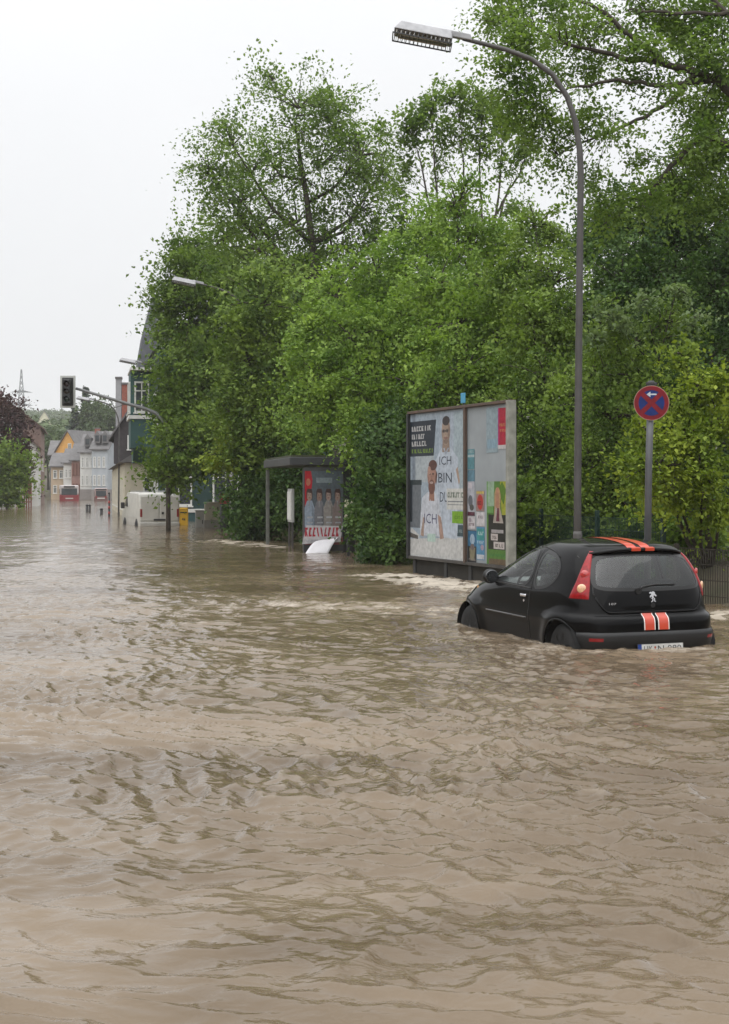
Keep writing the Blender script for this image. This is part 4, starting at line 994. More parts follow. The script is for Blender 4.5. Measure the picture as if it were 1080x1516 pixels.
# ------------------------------------------------------------------ van, boxes and posts before the teal house
def van():
    t = thing('panel_van', 'white windowless panel van standing in the flood before the teal house', 'van', (-9.25, 64.0, -.33), R(18)); t.scale = (.96, 1, .86)
    wp = mat('van_white', (.50, .49, .45), .4, var=.10, scale=2, coat=.4); blk = mat('van_trim', (.02, .02, .02), .6); W = .96
    prof = [(0.02, .40), (0.0, .75), (0.03, 1.5), (.10, 2.02), (.22, 2.14), (3.3, 2.16), (3.75, 2.05), (4.45, 1.32), (5.05, 1.12), (5.25, .95), (5.3, .45), (5.2, .32), (.1, .32)]
    b = MB().prism(prof, (-W, 0, 0), (0, 1, 0), (0, 0, 1), (2 * W, 0, 0)).build('body', wp, t, True, bevel=.10, seg=3)
    MB().span((-W + .02, -.10, .36), (W - .02, .06, .58)).build('rear_bumper', mat('van_bumper', (.42, .41, .38), .5), t, bevel=.04)
    for s in (-1, 1):
        MB().span((s * .46 - .43, -.028, .66), (s * .46 + .43, .02, 1.95)).build('rear_door', wp, t, bevel=.03)
        MB().span((s * .86 - .05, -.035, .86), (s * .86 + .05, .03, 1.28)).build('tail_light', mat('van_red', (.22, .02, .02), .3), t, bevel=.01)
        for y in (.72, 4.25):
            w_ = bpy.data.objects.new('wheel', None); C.objects.link(w_); w_.parent = t; w_.location = (s * .90, y, .33)
            MB().lathe([(.18, -.11), (.30, -.11), (.33, -.07), (.33, .07), (.30, .11), (.18, .11)], (0, 0, 0), 'x', 22).build('tyre', mat('tyre_rubber', (.012, .012, .012), .75), w_, True)
            MB().lathe([(.19, -.09), (.15, .0), (.19, .09)], (0, 0, 0), 'x', 18).build('rim', mat('steel_rim', (.22, .22, .22), .5, .5), w_)
            MB().lathe([(.40, -.02), (.40, .012)], (s * (W - .01 + .005), y, .36), 'x', 22).build('wheel_arch', blk, t)
        MB().box((s * (W + .16), 3.95, 1.42), (.20, .10, .34)).build('mirror', blk, t, bevel=.04)
        MB().span((s * W - .012, .9, .78), (s * W + .012, 3.9, .86)).build('side_moulding', mat('van_bumper', (.42, .41, .38), .5), t)
        MB().prism([(3.35, 1.35), (3.42, 1.92), (3.72, 1.92), (4.25, 1.38)], (s * (W + .002), 0, 0), (0, 1, 0), (0, 0, 1), (s * .01, 0, 0)).build('cab_window', mat('dark_window', (.02, .023, .025), .1), t)
    MB().span((-.28, -.045, .66), (.28, -.03, .76)).build('plate_recess', blk, t)
    MB().span((.10, -.05, 1.0), (.20, -.03, 1.12)).build('door_handle', blk, t)
    MB().prism([(3.77, 2.00), (4.42, 1.36)], (0, 0, 0), (0, 1, 0), (0, 0, 1), (0, 0, 0)) if False else None
    rk = MB()
    for y in (.6, 1.8, 3.0): rk.span((-.85, y - .03, 2.19), (.85, y + .03, 2.23))
    rk.build('roof_bars', mat('bar_grey', (.4, .4, .4), .5), t)
van()
def letterbox():
    p = at(272, 778, 64.5); t = thing('letterbox', 'yellow letterbox on the flooded pavement behind the white van', 'letterbox', (p.x, 64.5, -.5), R(8))
    y = mat('post_yellow', (.62, .36, .02), .45, var=.1); b = MB().span((-.21, -.18, .45), (.21, .18, 1.27)).build('case', y, t, bevel=.05)
    MB().span((-.2, -.19, 1.2), (.2, .19, 1.32)).build('hood', y, t, bevel=.04); MB().span((-.15, -.2, 1.08), (.15, -.182, 1.13)).build('slot', blk_, t)
    MB().span((-.06, -.06, 0), (.06, .06, .46)).build('foot', dark_metal, t)
    pr = Print(.2, .14); pr.poly([(.1, .3), (.35, .3), (.35, .75), (.9, .75), (.9, .9), (.2, .9)], (.03, .03, .03)); pr.poly([(.45, .2), (.9, .2), (.9, .6), (.45, .6)], (.03, .03, .03)); pr.build('horn_mark', t, (-.1, -.183, .72), (1, 0, 0), (0, 0, 1))
blk_ = mat('plain_black', (.02, .02, .02), .6)
letterbox()
def cabinet(label, px, Y, w, h, m_, dep=.35, raise_=0.0):
    x = (px - 540) / FPX * Y; t = thing('utility_cabinet', label, 'cabinet', (x, Y, -.5), R(8), 'roadside utility cabinets')
    z0 = raise_; MB().span((-w / 2, -dep / 2, z0), (w / 2, dep / 2, h + .5)).build('case', m_, t, bevel=.015); MB().span((-w / 2 - .03, -dep / 2 - .03, h + .503), (w / 2 + .03, dep / 2 + .03, h + .54)).build('lid', m_, t, bevel=.01)
    MB().span((-w / 2 + .05, -dep / 2 - .014, z0 + .1 + (.4 if not raise_ else 0)), (w / 2 - .05, -dep / 2 - .002, h + .44)).build('door', m_, t, bevel=.006); MB().span((w / 2 - .14, -dep / 2 - .03, (h + .5) * .55 + z0 * .4), (w / 2 - .10, -dep / 2 - .015, (h + .5) * .68 + z0 * .4)).build('lock', blk_, t)
    if raise_: MB().span((-w / 2 - .02, -dep / 2 - .02, 0), (w / 2 + .02, dep / 2 + .02, z0 - .003)).build('plinth', mat('plinth', (.20, .19, .17), .8), t)
cabinet('low pale grey concrete-coloured cabinet standing beside the letterbox', 297, 61.5, .42, .72, mat('cab_grey', (.27, .27, .25), .7, var=.15))
cabinet('wide beige cabinet with dark markings between letterbox and bin', 315, 60.5, .68, 1.08, mat('cab_beige', (.36, .34, .26), .6, var=.12), .4, .85)
def bin_():
    x = (334 - 540) / FPX * 59; t = thing('litter_bin', 'black litter bin with red top beside the beige cabinet', 'bin', (x, 59, -.5), R(5))
    MB().tube([(0, 0, 0), (0, 0, 1.55)], .23, 14).build('body', blk_, t, True); MB().lathe([(.25, 1.56), (.25, 1.95), (.20, 2.0)], (0, 0, 0), 'z', 14).build('top', mat('bin_red', (.32, .03, .035), .5), t); MB().box((.0, -.245, 1.75), (.16, .02, .14)).build('opening', mat('sticker', (.5, .5, .5), .6), t)
bin_()
def plain_post(name, label, px, Y, h, r, m_, cat='post', group=None):
    x = (px - 540) / FPX * Y; t = thing(name, label, cat, (x, Y, -.5), 0, group)
    MB().tube([(0, 0, 0), (0, 0, h + .5)], [r, r * .9], 10).build('shaft', m_, t, True); MB().lathe([(r * .95, h + .5), (r * 1.15, h + .51), (r * 1.1, h + .56), (r * .4, h + .6)], (0, 0, 0), 'z', 10).build('cap', m_, t, True)
    return t
plain_post('grey_post', 'pale grey post standing between litter bin and shelter', 343, 56, 2.6, .085, mat('pale_post', (.24, .24, .22), .7, var=.2))
for px, Y in ((129, 101), (133, 100)): plain_post('bollard', 'short dark bollard standing alone in the flooded street', px, Y, .45, .09, dark_metal, 'bollard', 'dark bollards in the flooded street')
plain_post('bollard', 'dark bollard nearer the lamp post than its two fellows', 150.5, 92, .30, .10, dark_metal, 'bollard')
t = plain_post('marker_post', 'thin red and white marker post beside the cream shop front', 162, 86, 1.35, .06, mat('marker_dark', (.05, .045, .045), .6), 'post')
for z in (.62, .95, 1.28): MB().tube([(0, 0, z), (0, 0, z + .16)], .066, 10).build('red_band', mat('marker_red', (.35, .05, .05), .5), t, True)
# ------------------------------------------------------------------ houses along the street
slate = mat('slate_roof', (.075, .08, .09), .75, var=.25, scale=2, bump=.3, bscale=12)
brown_tile = mat('brown_tile', (.10, .062, .048), .8, var=.25, scale=1.5, bump=.4, bscale=9)
grey_tile = mat('grey_tile', (.13, .125, .125), .8, var=.2, scale=1.5, bump=.4, bscale=9)
red_tile = mat('red_tile', (.30, .075, .05), .8, var=.25, scale=2, bump=.4, bscale=9)
win_white = mat('window_frame', (.62, .62, .59), .5, var=.08)
pane_m = mat('window_pane', (.045, .052, .06), .08, var=.4, scale=.7)
_wcache = {}
def window(parent, x, z, w, h, side='f', d=0.0, fr=win_white, fw=.09, mull=True):
    """window with its own frame and pane; side f = front (y=0), l = the x=0 wall, r = the x=d wall"""
    key = (round(w, 2), round(h, 2), fr.name, fw, mull)
    if key not in _wcache:
        f = MB()
        f.span((-w / 2, -.07, -h / 2), (-w / 2 + fw, .02, h / 2)); f.span((w / 2 - fw, -.07, -h / 2), (w / 2, .02, h / 2)); f.span((-w / 2 + fw, -.07, h / 2 - fw), (w / 2 - fw, .02, h / 2)); f.span((-w / 2 + fw, -.07, -h / 2), (w / 2 - fw, .02, -h / 2 + fw))
        if mull: f.span((-fw * .35, -.05, -h / 2 + fw), (fw * .35, .02, h / 2 - fw)); f.span((-w / 2 + fw, -.045, h * .18), (w / 2 - fw, .02, h * .18 + fw * .7))
        f.span((-w / 2 - .06, -.13, -h / 2 - .07), (w / 2 + .06, .02, -h / 2 - .002))
        me = f.mesh('window'); me.materials.append(fr)
        pm = MB().span((-w / 2 + fw * .5, -.025, -h / 2 + fw * .5), (w / 2 - fw * .5, -.008, h / 2 - fw * .5)).mesh('pane'); pm.materials.append(pane_m)
        _wcache[key] = (me, pm)
    me, pm = _wcache[key]
    loc, rot = {'f': ((x, 0, z), 0), 'l': ((0, x, z), R(-90)), 'r': ((d, x, z), R(90))}[side]
    o = link('window', me, None, parent, loc, (0, 0, rot)); link('pane', pm, None, o)
    return o
def roof_on(t, w, d, eave, ridge, axis_, m_, over=.35, th=.16):
    mb = MB()
    if axis_ == 'x':
        for s in (0, 1):
            y0, y1 = (-over, d / 2) if s == 0 else (d + over, d / 2); dz = (ridge - eave) / (d / 2) * over
            mb.add([(-over, y0, eave - dz), (w + over, y0, eave - dz), (w + over, y1, ridge), (-over, y1, ridge), (-over, y0, eave - dz + th), (w + over, y0, eave - dz + th), (w + over, y1, ridge + th), (-over, y1, ridge + th)], [(0, 1, 2, 3), (7, 6, 5, 4), (0, 4, 5, 1), (1, 5, 6, 2), (2, 6, 7, 3), (3, 7, 4, 0)])
    else:
        for s in (0, 1):
            x0, x1 = (-over, w / 2) if s == 0 else (w + over, w / 2); dz = (ridge - eave) / (w / 2) * over
            mb.add([(x0, -over, eave - dz), (x0, d + over, eave - dz), (x1, d + over, ridge), (x1, -over, ridge), (x0, -over, eave - dz + th), (x0, d + over, eave - dz + th), (x1, d + over, ridge + th), (x1, -over, ridge + th)], [(0, 1, 2, 3), (7, 6, 5, 4), (0, 4, 5, 1), (1, 5, 6, 2), (2, 6, 7, 3), (3, 7, 4, 0)])
    return mb.build('roof', m_, t)
def house(name, label, loc, rz, w, d, eave, ridge, axis_, wall_m, roof_m, wins=(), base=None, chim=(), fr=win_white, dormers=(), zb=-1):
    t = thing(name, label, 'house', (loc[0], loc[1], gz(loc[0], loc[1]) - .1 if len(loc) < 3 else loc[2]), rz)
    mb = MB()
    if axis_ == 'x': mb.prism([(0, zb), (d, zb), (d, eave), (d / 2, ridge), (0, eave)], (0, 0, 0), (0, 1, 0), (0, 0, 1), (w, 0, 0))
    else: mb.prism([(0, zb), (w, zb), (w, eave), (w / 2, ridge), (0, eave)], (0, 0, 0), (1, 0, 0), (0, 0, 1), (0, d, 0))
    mb.build('wall', wall_m, t)
    r_ = roof_on(t, w, d, eave, ridge, axis_, roof_m)
    for wi in wins: window(t, *wi[:4], side=wi[4] if len(wi) > 4 else 'f', d=w, fr=fr)
    if base: MB().span((-.04, -.04, -1), (w + .04, d + .04, base[0])).build('plinth', base[1], t)
    for (x, y, h, m_, *hw) in chim:
        q = hw[0] if hw else .35
        MB().span((x - q, y - .35, eave - .5), (x + q, y + .35, h)).build('chimney', m_, r_); MB().span((x - q - .04, y - .42, h + .002), (x + q + .04, y + .42, h + .14)).build('chimney_cap', grey_tile, r_)
    for (x, z, w_, h_) in dormers:
        dm = MB().prism([(x - w_ / 2, z), (x + w_ / 2, z), (x + w_ / 2, z + h_), (x, z + h_ * 1.5), (x - w_ / 2, z + h_)], (0, .3, 0), (1, 0, 0), (0, 0, 1), (0, 2.2, 0)).build('dormer', grey_tile, r_)
        MB().span((x - w_ * .32, .24, z + .25), (x + w_ * .32, .297, z + h_ - .1)).build('dormer_window', pane_m, dm)
    return t
def grid_wins(xs, zs, w, h, side='f'): return [(x, z, w, h, side) for z in zs for x in xs]
SD = R(11.3)      # street direction, turned from straight ahead
brick = mat('brick_red', (.25, .085, .06), .85, var=.25, scale=8)
# teal house at the corner: slate-clad upper floors, oriel, steep tower roof
def teal_house():
    teal = mat('teal_paint', (.022, .070, .066), .6, var=.2, scale=1.5); teal_d = mat('teal_dark', (.014, .040, .037), .7, var=.2, scale=1.5)
    t = thing('teal_house', 'tall teal house with white windows, oriel and steep slate tower behind the van', 'house', (-10.5, 72.5, -.5), SD)
    W, D, E = 9.0, 10.5, 9.2
    MB().span((0, 0, 0), (W, D, E)).build('wall', teal_d, t)
    MB().span((-.05, -.05, 3.9), (W + .05, D + .05, 4.15)).build('cornice', teal, t); MB().span((-.08, -.08, E - .25), (W + .08, D + .08, E + .05)).build('eaves_cornice', teal, t)
    r_ = MB().add([(-.3, -.3, E + .06), (W + .3, -.3, E + .06), (W + .3, D + .3, E + .06), (-.3, D + .3, E + .06), (2.5, 3, 12), (W - 2.5, 3, 12), (W - 2.5, D - 3, 12), (2.5, D - 3, 12)], [(0, 1, 5, 4), (1, 2, 6, 5), (2, 3, 7, 6), (3, 0, 4, 7), (4, 5, 6, 7), (3, 2, 1, 0)]).build('roof', slate, t)
    for x in (1.0, 3.4, 6.0): window(t, x, 2.35, 1.35, 2.1)
    for x in (1.6, 4.2, 6.9): window(t, x, 6.4, 1.1, 1.8)
    for y in (1.6, 3.9, 6.2, 8.6): window(t, y, 2.6, 1.15, 2.0, 'l'); window(t, y, 6.4, 1.05, 1.8, 'l')
    MB().span((-.07, -.09, .0), (W, -.01, .95)).build('plinth', mat('plinth_teal', (.03, .075, .08), .6), t); MB().span((-.1, -.14, .96), (W, -.01, 1.14)).build('sill_band', win_white, t)
    b = MB(); b.span((-1.25, 5.5, 4.4), (-.003, 8.8, 8.6)); b.prism([(5.5, 4.4), (8.8, 4.4), (8.0, 3.6), (6.3, 3.6)], (-1.1, 0, 0), (0, 1, 0), (0, 0, 1), (1.09, 0, 0)); o = b.build('oriel', teal, t)
    MB().span((-1.36, 5.4, 6.0), (-.01, 8.9, 6.2)).build('oriel_sill', win_white, o)
    for y in (6.3, 8.0): wv = window(t, y, 7.2, 1.1, 1.7, 'l'); wv.location.x = -1.26
    wv = window(t, -.65, 7.2, .8, 1.7); wv.location.y = 5.49
    tw = MB(); tw.add([(-.9, 4.8, 8.76), (1.6, 4.8, 8.76), (1.6, 8.8, 8.76), (-.9, 8.8, 8.76), (-.6, 5.2, 10.6), (1.3, 5.2, 10.6), (1.3, 8.4, 10.6), (-.6, 8.4, 10.6), (.0, 6.5, 13.0), (.3, 6.5, 13.0), (.3, 7.1, 13.0), (.0, 7.1, 13.0)], [(0, 1, 5, 4), (1, 2, 6, 5), (2, 3, 7, 6), (3, 0, 4, 7), (4, 5, 9, 8), (5, 6, 10, 9), (6, 7, 11, 10), (7, 4, 8, 11), (8, 9, 10, 11), (3, 2, 1, 0)]); tw.build('tower_roof', slate, t)
    MB().span((-1.30, 4.7, 8.62), (1.7, 9.0, 8.755)).build('tower_cornice', win_white, t)
teal_house()
house('slate_clad_house', 'dark slate-clad house above a cream shop front, next past the teal house', (-17.5, 99, -.5), R(6), 4.8, 9, 6.0, 9.6, 'y', mat('dark_slates', (.035, .030, .032), .8, var=.25, scale=4, bump=.3, bscale=20), grey_tile, [(1.3, 5.4, .7, 1.0)], chim=[(.72, 1.2, 9.5, brick, .22), (.27, 1.2, 9.9, mat('cement', (.28, .28, .29), .8), .2)], zb=3.9)
t = thing('cream_shop_front', 'long low cream building with pilasters beyond the white van', 'building', (-14.1, 83.5, -.5), SD)
cream = mat('cream_render', (.50, .46, .36), .8, var=.12, scale=1.5)
MB().span((0, 0, 0), (7.5, 34, 3.7)).build('wall', cream, t); MB().prism([(-.35, 3.72), (7.5, 3.72), (7.5, 5.2), (1.8, 5.1)], (0, -.3, 0), (1, 0, 0), (0, 0, 1), (0, 34.6, 0)).build('roof', grey_tile, t)
for k in range(13): MB().span((-.10, .5 + k * 2.5, 0), (-.003, .9 + k * 2.5, 3.55)).build('pilaster', mat('cream_light', (.58, .55, .46), .8), t)
for k in range(12): window(t, 1.95 + k * 2.5, 1.9, 1.2, 1.9, 'l')
window(t, 1.6, 2.0, 1.1, 1.8)

# street closes with a row of houses seen from the front
FY = 205.0
def fx(px, Y=FY): return (px - 540) / FPX * Y
white_r = mat('white_render', (.56, .56, .54), .85, var=.1, scale=1); cream2 = mat('cream_pale', (.50, .47, .40), .85, var=.1, scale=1)
blue_r = mat('pale_blue_render', (.36, .39, .42), .85, var=.1, scale=1); rose = mat('rose_brown', (.27, .16, .14), .85, var=.15, scale=1); tan = mat('tan_render', (.42, .33, .24), .85, var=.12, scale=1)
base_g = mat('base_grey', (.24, .22, .21), .85)
def fw(px0, px1): return (px1 - px0) / FPX * FY
house('cream_house', 'narrow tan and cream house at the end of the street', (fx(69), FY + 3, -.5), R(4), fw(69, 91), 8, 5.4, 7.3, 'x', tan, grey_tile, grid_wins([.6, 1.5], [2.0, 4.2], .55, 1.2))
house('white_house', 'narrow white house with two windows beside the rose-brown house', (fx(91), FY + 1.5, -.5), R(3), fw(91, 104.5), 8, 5.9, 7.9, 'x', white_r, grey_tile, grid_wins([.42, .98], [2.0, 4.3], .36, 1.3), base=(.9, base_g))
house('rose_house', 'narrow rose-brown house with dark shutters between white houses', (fx(104.6), FY + .8, -.5), R(2), fw(104.6, 119.8), 8, 6.3, 8.6, 'x', rose, grey_tile, grid_wins([.3, .75, 1.2], [2.0, 4.9], .28, 1.7), fr=mat('brown_frame', (.16, .07, .05), .7))
house('tall_white_house', 'tall white-fronted house with dormered grey roof at the street end', (fx(120), FY - .5, -.5), R(1), fw(120, 141), 9, 7.4, 10.0, 'x', white_r, grey_tile, grid_wins([.35, 1.0, 1.65], [3.3, 5.9], .34, 1.5), base=(2.0, base_g), dormers=[(1.0, 8.2, .9, 1.2)], chim=[(1.8, 4.2, 10.9, brick)])
house('blue_house', 'pale blue house joined to the tall white-fronted house', (fx(141.2), FY - 2.5, -.5), R(-3), fw(141, 164), 9, 7.8, 10.3, 'x', blue_r, grey_tile, grid_wins([.4, 1.05, 1.75], [3.3, 5.9], .36, 1.5), base=(2.0, base_g), dormers=[(.7, 8.6, .8, 1.2), (1.8, 8.6, .8, 1.2)])
house('orange_gable_house', 'house with orange gable showing above the roofs of the end row', (fx(84, 220), 219, -.5), R(-20), 4.6, 8, 7.6, 11.0, 'y', mat('orange_render', (.62, .33, .09), .8, var=.1), grey_tile, [(2.6, 8.6, .6, .9)])
house('dark_gable_house', 'dark slate-walled house behind the tan house', (fx(74, 222), 222, -.5), R(6), 2.2, 8, 7.4, 9.6, 'x', mat('slate_wall', (.13, .14, .15), .8, var=.2), grey_tile, [(1.0, 6.2, .6, 1.0)])
house('hillside_house', 'small white gabled house high among the hillside trees', (fx(54, 420), 420, 15.0), R(10), 4.6, 8, 5.5, 9.6, 'y', mat('pale_yellow', (.70, .66, .50), .8), grey_tile, [(2.3, 5.4, .9, 1.4)])
# left side of the street
LX = lambda px, Y: (px - 540) / FPX * Y
house('brown_roofed_house', 'big house with a long brown tiled roof behind the copper-leaved tree', (-43.8, 143, -.3), SD, 10.9, 15, 8.2, 12.4, 'y', mat('dull_brown', (.19, .13, .11), .85, var=.2), brown_tile, [(6.0, 4.8, 1, 1.6), (3.0, 4.6, 1.0, 1.6, 'r'), (7, 4.6, 1, 1.6, 'r')], chim=[(4.0, 2, 11.9, brick)])
house('white_corner_house', 'white gabled house at the flooded kerb in front of the brown-roofed one', (-38.2, 130, -.3), SD, 8, 11.5, 5.9, 9.6, 'y', white_r, brown_tile, [(7.2, 4.6, .8, 1.4), (7.2, 2.0, .8, 1.6), (5.2, 4.6, .8, 1.4), (3, 4.4, .9, 1.4, 'r'), (6, 4.4, .9, 1.4, 'r'), (3, 1.8, .9, 1.4, 'r'), (6, 1.8, .9, 1.4, 'r')])
house('yellowish_house', 'pale yellow-grey house with low brown roof, last on its kerb', (-39.9, 160, -.3), SD, 3, 22, 6.0, 8.2, 'y', mat('yellow_grey', (.46, .44, .33), .85, var=.12), brown_tile, [(2.4, 4.4, .6, 1.3), (3, 4.2, .9, 1.4, 'r'), (7, 4.2, .9, 1.4, 'r'), (11, 4.2, .9, 1.4, 'r'), (15, 4.2, .9, 1.4, 'r')])
t = thing('garden_gate', 'rusty red garden gate and rail between bush and white house', 'gate', (LX(25, 127), 127, -.5), SD)
for k in range(7): MB().span((k * .20, 0, 0), (k * .20 + .12, .05, 2.9 if k > 2 else 1.7)).build('plank', mat('gate_red', (.24, .075, .045), .8, var=.3, scale=2), t)
for z in (.9, 1.5): MB().span((0, .055, z), (1.3, .10, z + .1)).build('rail', mat('gate_red', (.24, .075, .045), .8, var=.3, scale=2), t)
t = thing('front_garden_wall', 'pale low garden fence before the green bush', 'fence', (LX(8, 122), 122, -.5), SD)
for k in range(9): MB().span((k * .17, 0, 0), (k * .17 + .10, .05, 1.55)).build('picket', mat('picket', (.42, .37, .33), .8, var=.2), t)
MB().span((-.05, .055, 1.1), (1.55, .09, 1.2)).build('rail', mat('picket', (.42, .37, .33), .8, var=.2), t)

# buses standing in the water
def bus(label, px, Y, w, h, L, low, up, rz):
    t = thing('bus', label, 'bus', ((px - 540) / FPX * Y, Y, -.5), rz)
    MB().span((-w / 2, 0, .3), (w / 2, L, h * .52)).build('lower_body', low, t, bevel=.12); MB().span((-w / 2 + .02, .04, h * .52 + .004), (w / 2 - .02, L - .04, h)).build('upper_body', up, t, bevel=.15)
    MB().span((-w / 2 + .22, -.02, h * .50), (w / 2 - .22, .035, h * .84)).build('rear_window', pane_m, t, bevel=.05)
    MB().span((-.7, -.02, h * .88), (.7, .035, h * .96)).build('destination_sign', blk_, t)
    for s in (-1, 1):
        MB().span((s * (w / 2 - .28) - .1, -.03, .85), (s * (w / 2 - .28) + .1, .01, 1.15)).build('tail_light', mat('van_red', (.22, .02, .02), .3), t)
        for k in range(4): MB().span((s * (w / 2 - .02), 1 + k * 2.2, h * .55), (s * (w / 2 + .01), 2.9 + k * 2.2, h * .82)).build('side_window', pane_m, t)
        for y in (2.2, L - 2.4): MB().lathe([(.48, -.14), (.5, 0), (.48, .14)], (s * (w / 2 - .16), y, .5), 'x', 18).build('wheel', mat('tyre_rubber', (.012, .012, .012), .75), t)
    MB().span((-.5, -.04, .75), (.5, .0, .9)).build('number_plate', white_r, t)
    return t
bus('red bus with white roof standing in the flood at the street end', 103, 186, 2.45, 2.55, 9.0, mat('bus_red', (.24, .035, .045), .4, var=.1), mat('bus_cream', (.50, .46, .46), .4), R(12.5))
bus('brownish red and white minibus half hidden before the pale blue house', 150, 188, 1.75, 2.15, 6.0, mat('bus_brown', (.16, .08, .075), .4), mat('bus_pink', (.36, .27, .26), .4), R(11))

# pylon on the hill
def pylon():
    Y = 900; b = at(32, 612, Y); H_ = (612 - 547) / FPX * Y; t = thing('power_pylon', 'grey lattice power pylon faint on the hazy hill', 'pylon', (b.x, Y, gz(b.x, Y) - 1), R(12))
    pm = mat('pylon_steel', (.16, .17, .18), .6, .3); H_ = b.z + H_ - t.location.z
    wd = lambda z: 3.0 * (1 - z / H_) ** 1.2 + .25
    lv = np.linspace(0, H_, 11)
    for sx in (-1, 1):
        for sy in (-1, 1): MB().tube([(sx * wd(z), sy * wd(z), z) for z in lv], .28, 4).build('leg', pm, t)
    for k in range(10):
        mb = MB(); a, c = lv[k], lv[k + 1]
        for sy in (-1, 1): mb.tube([(-wd(a), sy * wd(a), a), (wd(c), sy * wd(c), c)], .16, 4); mb.tube([(wd(a), sy * wd(a), a), (-wd(c), sy * wd(c), c)], .16, 4)
        for sx in (-1, 1): mb.tube([(sx * wd(a), -wd(a), a), (sx * wd(c), wd(c), c)], .16, 4)
        mb.build('brace', pm, t)
    for f, hw in ((.56, 7.2), (.30, 7.5)):
        z = H_ * (1 - (1 - f) * .0) * f if False else H_ - (H_ * .42 if f > .5 else H_ * .66)
        MB().add([(-hw, -.3, z), (hw, -.3, z), (hw, .3, z), (-hw, .3, z), (-wd(z), -.5, z + 1.3), (wd(z), -.5, z + 1.3), (wd(z), .5, z + 1.3), (-wd(z), .5, z + 1.3)], [(0, 1, 2, 3), (4, 5, 6, 7), (0, 1, 5, 4), (2, 3, 7, 6), (0, 3, 7, 4), (1, 2, 6, 5)]).build('cross_arm', pm, t)
pylon()
# ------------------------------------------------------------------ vegetation
bark = mat('bark', (.055, .045, .035), .9, var=.4, scale=6, bump=.6, bscale=25)
NLEAF = [0]; CM, PM, LS = 2.9, 2.7, .92     # how thick the crowns are
def leaf_mesh(name, P, size, out=None, up=.55, spread=.8, aspect=.62):
    """leaf-sized folded blades at points P"""
    n = len(P); NLEAF[0] += n
    nrm = rng.normal(size=(n, 3)) * spread
    if out is None: nrm[:, 2] = np.abs(nrm[:, 2]) + up
    else: nrm = nrm * .55 + out + np.array([0, 0, up])
    nrm /= np.linalg.norm(nrm, axis=1, keepdims=True) + 1e-9
    a = rng.normal(size=(n, 3)); a[:, 2] -= .35
    a -= nrm * (a * nrm).sum(1, keepdims=True); a /= np.linalg.norm(a, axis=1, keepdims=True) + 1e-9
    c = np.cross(nrm, a); s = (size * LS * rng.uniform(.5, 1.6, n))[:, None]
    V = np.stack([P - a * s * .5, P + c * s * aspect * .5 + nrm * s * .10 - a * s * .05, P + a * s * .5 - nrm * s * .06, P - c * s * aspect * .5 + nrm * s * .10 - a * s * .05], 1).reshape(-1, 3)
    return mesh_np(name, V, np.arange(4 * n).reshape(-1, 4))
def smooth_limb(pts, rs):
    n_ = len(pts); o_, q_ = [], []
    for i in range(n_ - 1):
        a, b_, c_, d_ = [Vector(pts[min(max(i + k, 0), n_ - 1)]) for k in (-1, 0, 1, 2)]
        for k in range(5):
            t_ = k / 5; o_.append(.5 * ((2 * b_) + (c_ - a) * t_ + (2 * a - 5 * b_ + 4 * c_ - d_) * t_ ** 2 + (3 * b_ - a - 3 * c_ + d_) * t_ ** 3) + Vector((random.uniform(-.03, .03), random.uniform(-.03, .03), random.uniform(-.03, .03)))); q_.append(rs[i] + (rs[i + 1] - rs[i]) * t_)
    return o_ + [Vector(pts[-1])], q_ + [rs[-1]]
def sph(n):
    v = rng.normal(size=(n, 3)); return v / np.linalg.norm(v, axis=1, keepdims=True)
